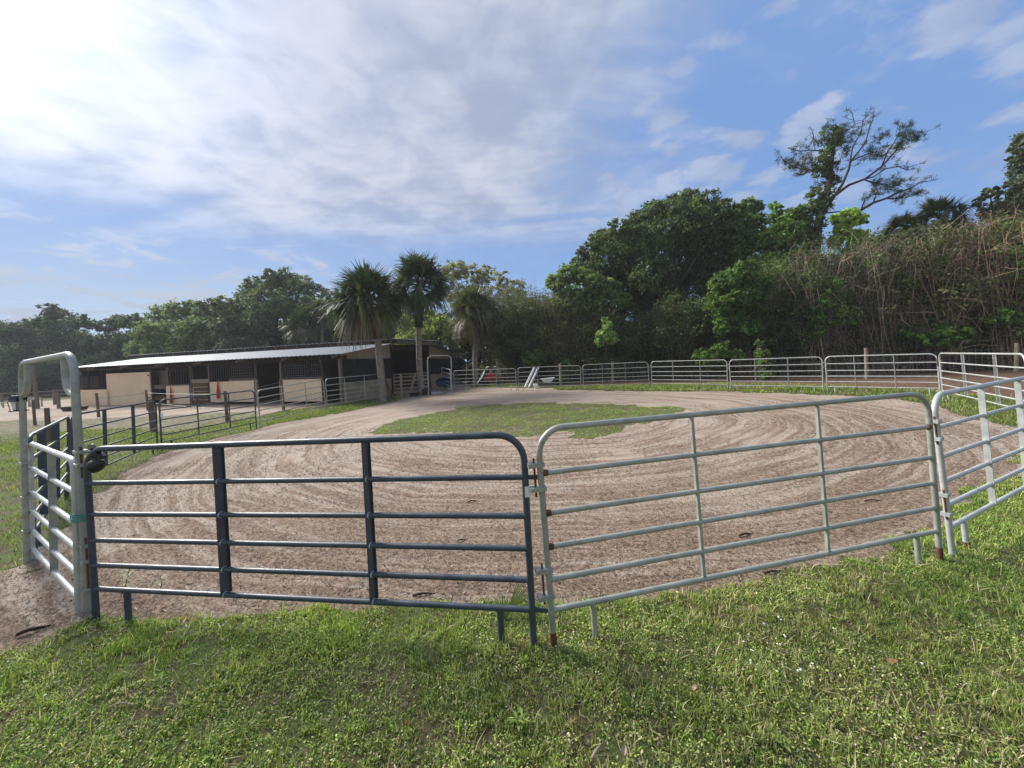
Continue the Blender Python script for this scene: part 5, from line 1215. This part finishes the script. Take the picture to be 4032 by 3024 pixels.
def dryleaf(px, py, s, a, col, label):
    g0 = ground(px, py); z0 = float(zg(g0[0], g0[1])) + .045; V = []; n = 10
    for j in range(n + 1):
        u = j / n; wv = s * .30 * math.sin(math.pi * u) ** .8
        for k in (-1, 0, 1): x_ = (u - .5) * s; y_ = wv * k; V.append((g0[0] + x_ * math.cos(a) - y_ * math.sin(a), g0[1] + x_ * math.sin(a) + y_ * math.cos(a), z0 + .012 * abs(k) + .02 * u))
    F = [(j * 3 + k, j * 3 + k + 1, j * 3 + k + 4, j * 3 + k + 3) for j in range(n) for k in (0, 1)]
    tag(MB().raw(V, F, True).build('dry_leaf', mat('dry_leaf', col, .7)), label, 'leaf')
dryleaf(3512, 2645, .065, -.5, (.25, .115, .06), 'orange brown fallen leaf in the grass at the lower right')
dryleaf(2735, 2755, .045, .3, (.45, .33, .24), 'pale pinkish leaf in the grass at the lower centre right')
dryleaf(2460, 3005, .045, 1.2, (.32, .26, .17), 'tan leaf at the very bottom of the picture')
dryleaf(1600, 2890, .03, .5, (.28, .12, .06), 'small rusty leaf in the grass at the bottom, left of centre')
# fan of a palm seedling behind the foot of the dark panel
g0 = ground(1988, 2440); t = thing('palm_seedling', g0, 'small fan-leaved palm seedling growing by the right foot of the dark panel', 'plant')
def fanleaf(b0, d, up, L_, n, spread, wd, seed):
    r = np.random.default_rng(seed); Vs = []; Qs = []; Cs = []; side = np.cross(d, up); side /= np.linalg.norm(side)
    for j in range(n):
        a = (j / (n - 1) - .5) * spread; dr = d * math.cos(a) + side * math.sin(a); L2 = L_ * (1 - .25 * abs(a)) * r.uniform(.85, 1.05); nn = np.cross(dr, up); nn /= np.linalg.norm(nn)
        vv = [b0 - nn * wd * .3, b0 + nn * wd * .3, b0 + dr * L2 * .6 + nn * wd, b0 + dr * L2 * .6 - nn * wd, b0 + dr * L2 + nn * wd * .1 - up * 0, b0 + dr * L2 - nn * wd * .1]
        o_ = len(Vs) * 6; Vs.append(np.array(vv)); Qs += [(o_, o_ + 1, o_ + 2, o_ + 3), (o_ + 3, o_ + 2, o_ + 4, o_ + 5)]; Cs.append(np.tile(np.array((.16, .23, .07)) * r.uniform(.6, 1.3), (6, 1)))
    return np.concatenate(Vs), np.array(Qs), np.concatenate(Cs)
V, Q_, C = fanleaf(g0 + [.0, 0, .0], np.array([.05, 0, 1.0]), np.array([0, -1.0, .05]), .22, 11, 1.2, .005, 1); npmesh('fan_leaf', V, Q_, M['frond'], C, t)
V, Q_, C = fanleaf(g0 + [.03, .03, .06], np.array([.72, .1, .69]), np.array([0, -1.0, .1]), .30, 11, .8, .0045, 2); npmesh('fan_leaf', V, Q_, M['frond'], C, t)
V, Q_, C = fanleaf(g0 + [-.02, .02, .0], np.array([-.35, .1, .93]), np.array([0, -1.0, .1]), .16, 7, .8, .004, 3); npmesh('fan_leaf', V, Q_, M['frond'], C, t)
# leafy weeds
def weed(px, py, h_, n, lf, label, col=(.16, .26, .06), bush_=False, grp=None):
    g0 = ground(px, py); r = np.random.default_rng(int(px)); t = thing('weed', g0, label, 'plant', grp); st = MB(); Vs = []; Qs = []; Cs = []
    ns = 3 if bush_ else 1
    for s_ in range(ns):
        e = g0 + np.array([r.normal() * h_ * .25 * (ns > 1), r.normal() * h_ * .2, h_ * r.uniform(.7, 1)]); st.tube([g0, (g0 + e) / 2 + r.normal(size=3) * .01, e], [.004, .003, .002], 5)
        for k in range(n):
            p = g0 + (e - g0) * (.25 + .75 * k / n); a = k * 2.4; d = np.array([math.cos(a), math.sin(a), .45]); d /= np.linalg.norm(d); sd_ = np.cross(d, [0, 0, 1]); L2 = lf * r.uniform(.7, 1.2)
            o_ = len(Vs) * 6; Vs.append(np.array([p, p + d * L2 * .5 + sd_ * L2 * .17, p + d * L2 * .5 - sd_ * L2 * .17, p + d * L2 - [0, 0, L2 * .25], p + d * L2 * .45, p])); Qs += [(o_, o_ + 1, o_ + 3, o_ + 4), (o_, o_ + 4, o_ + 3, o_ + 2)]; Cs.append(np.tile(np.array(col) * r.uniform(.7, 1.3), (6, 1)))
    st.build('stalk', M['bark'], t); npmesh('leaves', np.concatenate(Vs), np.array(Qs), M['grass'], np.concatenate(Cs), t)
weed(478, 2345, .30, 12, .07, 'tall thin weed behind the left end of the dark panel', grp=None)
weed(630, 2330, .20, 9, .06, 'shorter pale weed right of the tall thin weed inside the dark panel')
weed(2045, 2870, .08, 7, .06, 'broad-leaved bright weed in the grass at the bottom centre', (.24, .36, .08), True)
weed(2060, 2625, .06, 5, .05, 'small yellowish weed in the grass below the panel joint', (.30, .40, .08), True)
weed(3770, 2445, .09, 8, .05, 'leafy green weed in the grass at the right below the pale panel', (.15, .25, .05), True)
weed(3090, 2960, .09, 8, .045, 'yellow-green weed at the bottom right of the picture', (.26, .34, .08), True)
def tuft(px, py, h_, n, label, col):
    g0 = ground(px, py); r = np.random.default_rng(int(py)); x_ = g0[0] + r.normal(size=n) * .03; y_ = g0[1] + r.normal(size=n) * .03
    V, q1, t1, c1 = blades(x_, y_, h_ * r.uniform(.6, 1.1, n), np.full(n, .005), np.array(col) * r.uniform(.7, 1.3, (n, 1)), 1.1)
    # spread outwards
    for i_ in range(n):
        d = np.array([x_[i_] - g0[0], y_[i_] - g0[1]]); d = d / (np.linalg.norm(d) + 1e-6) * h_ * .7; V[i_ * 5 + 4, :2] = [x_[i_] + d[0], y_[i_] + d[1]]; V[i_ * 5 + 2:i_ * 5 + 4, :2] += d * .3
    o = npmesh('grass_tuft', V, q1, M['grass'], c1, tris=t1); tag(o, label, 'grass tuft')
tuft(2525, 2590, .12, 60, 'long yellow-green grass tuft in the lawn below the left end of the galvanised panel', (.28, .36, .08))
tuft(2510, 2800, .11, 60, 'spreading bright green grass tuft near the bottom centre', (.20, .32, .07))
tuft(2750, 2780, .09, 40, 'small golden green grass tuft beside the pinkish leaf', (.36, .38, .08))
tuft(430, 2700, .12, 60, 'bright grass tuft at the lower left', (.26, .36, .08))
tuft(3000, 2690, .10, 50, 'light green grass tuft at the lower right beside the white flowers', (.26, .36, .09))
# little white flowers
spots = [(2918, 2510), (2928, 2525), (2948, 2498), (3008, 2455), (3022, 2462), (3065, 2428), (3075, 2440), (2965, 2562), (2958, 2558), (3060, 2535), (3072, 2536), (3088, 2500), (3092, 2506), (2955, 2600), (2957, 2610), (3200, 2612), (3192, 2622), (3142, 2640), (3152, 2636), (3060, 2643), (2998, 2575), (3283, 2475), (3828, 2418), (3862, 2460), (3630, 2612), (178, 2736)]
fm = mat('white_petal', (.85, .85, .82), .6); fy = MB()
def flower_mesh():
    b = MB(); n = 12; V = [(0, 0, .004)] + [(.0085 * math.cos(2 * math.pi * j / n) * (1 if j % 2 else .75), .0085 * math.sin(2 * math.pi * j / n) * (1 if j % 2 else .75), .001) for j in range(n)]
    b.raw(V, [(0, j + 1, (j + 1) % n + 1) for j in range(n)]); b.tube([(0, 0, -.05), (0, 0, 0)], .0009, 4); return b
first = None
for k, (px, py) in enumerate(spots):
    g0 = ground(px, py, .05)
    if first is None: first = flower_mesh().build('white_flower', fm); o = first
    else: o = first.copy(); COL.objects.link(o)
    o.location = Vector(tuple(g0)); o.rotation_euler = (rng.normal() * .3, rng.normal() * .3, rng.uniform(0, 6)); o.scale = (.85, .85, .8)
    tag(o, 'tiny white flower among the grass at the lower right', 'flower', 'tiny white flowers in the lawn')
o['label'] = 'single round white flower head in the grass at the lower left'

# ------------------------------------------------------------------ air
hb = MB().box((0, 60, 14.5), (330, 300, 33)); hm = bpy.data.materials.new('haze'); hm.use_nodes = True; hm.node_tree.nodes.clear(); q = NG(hm.node_tree)
pv = q.add('ShaderNodeVolumePrincipled'); pv.inputs['Color'].default_value = (.82, .88, .95, 1); pv.inputs['Density'].default_value = .0006; pv.inputs['Anisotropy'].default_value = .2
q.l.new(pv.outputs[0], q.add('ShaderNodeOutputMaterial').inputs['Volume'])
tag(hb.build('haze', hm), kind='stuff')
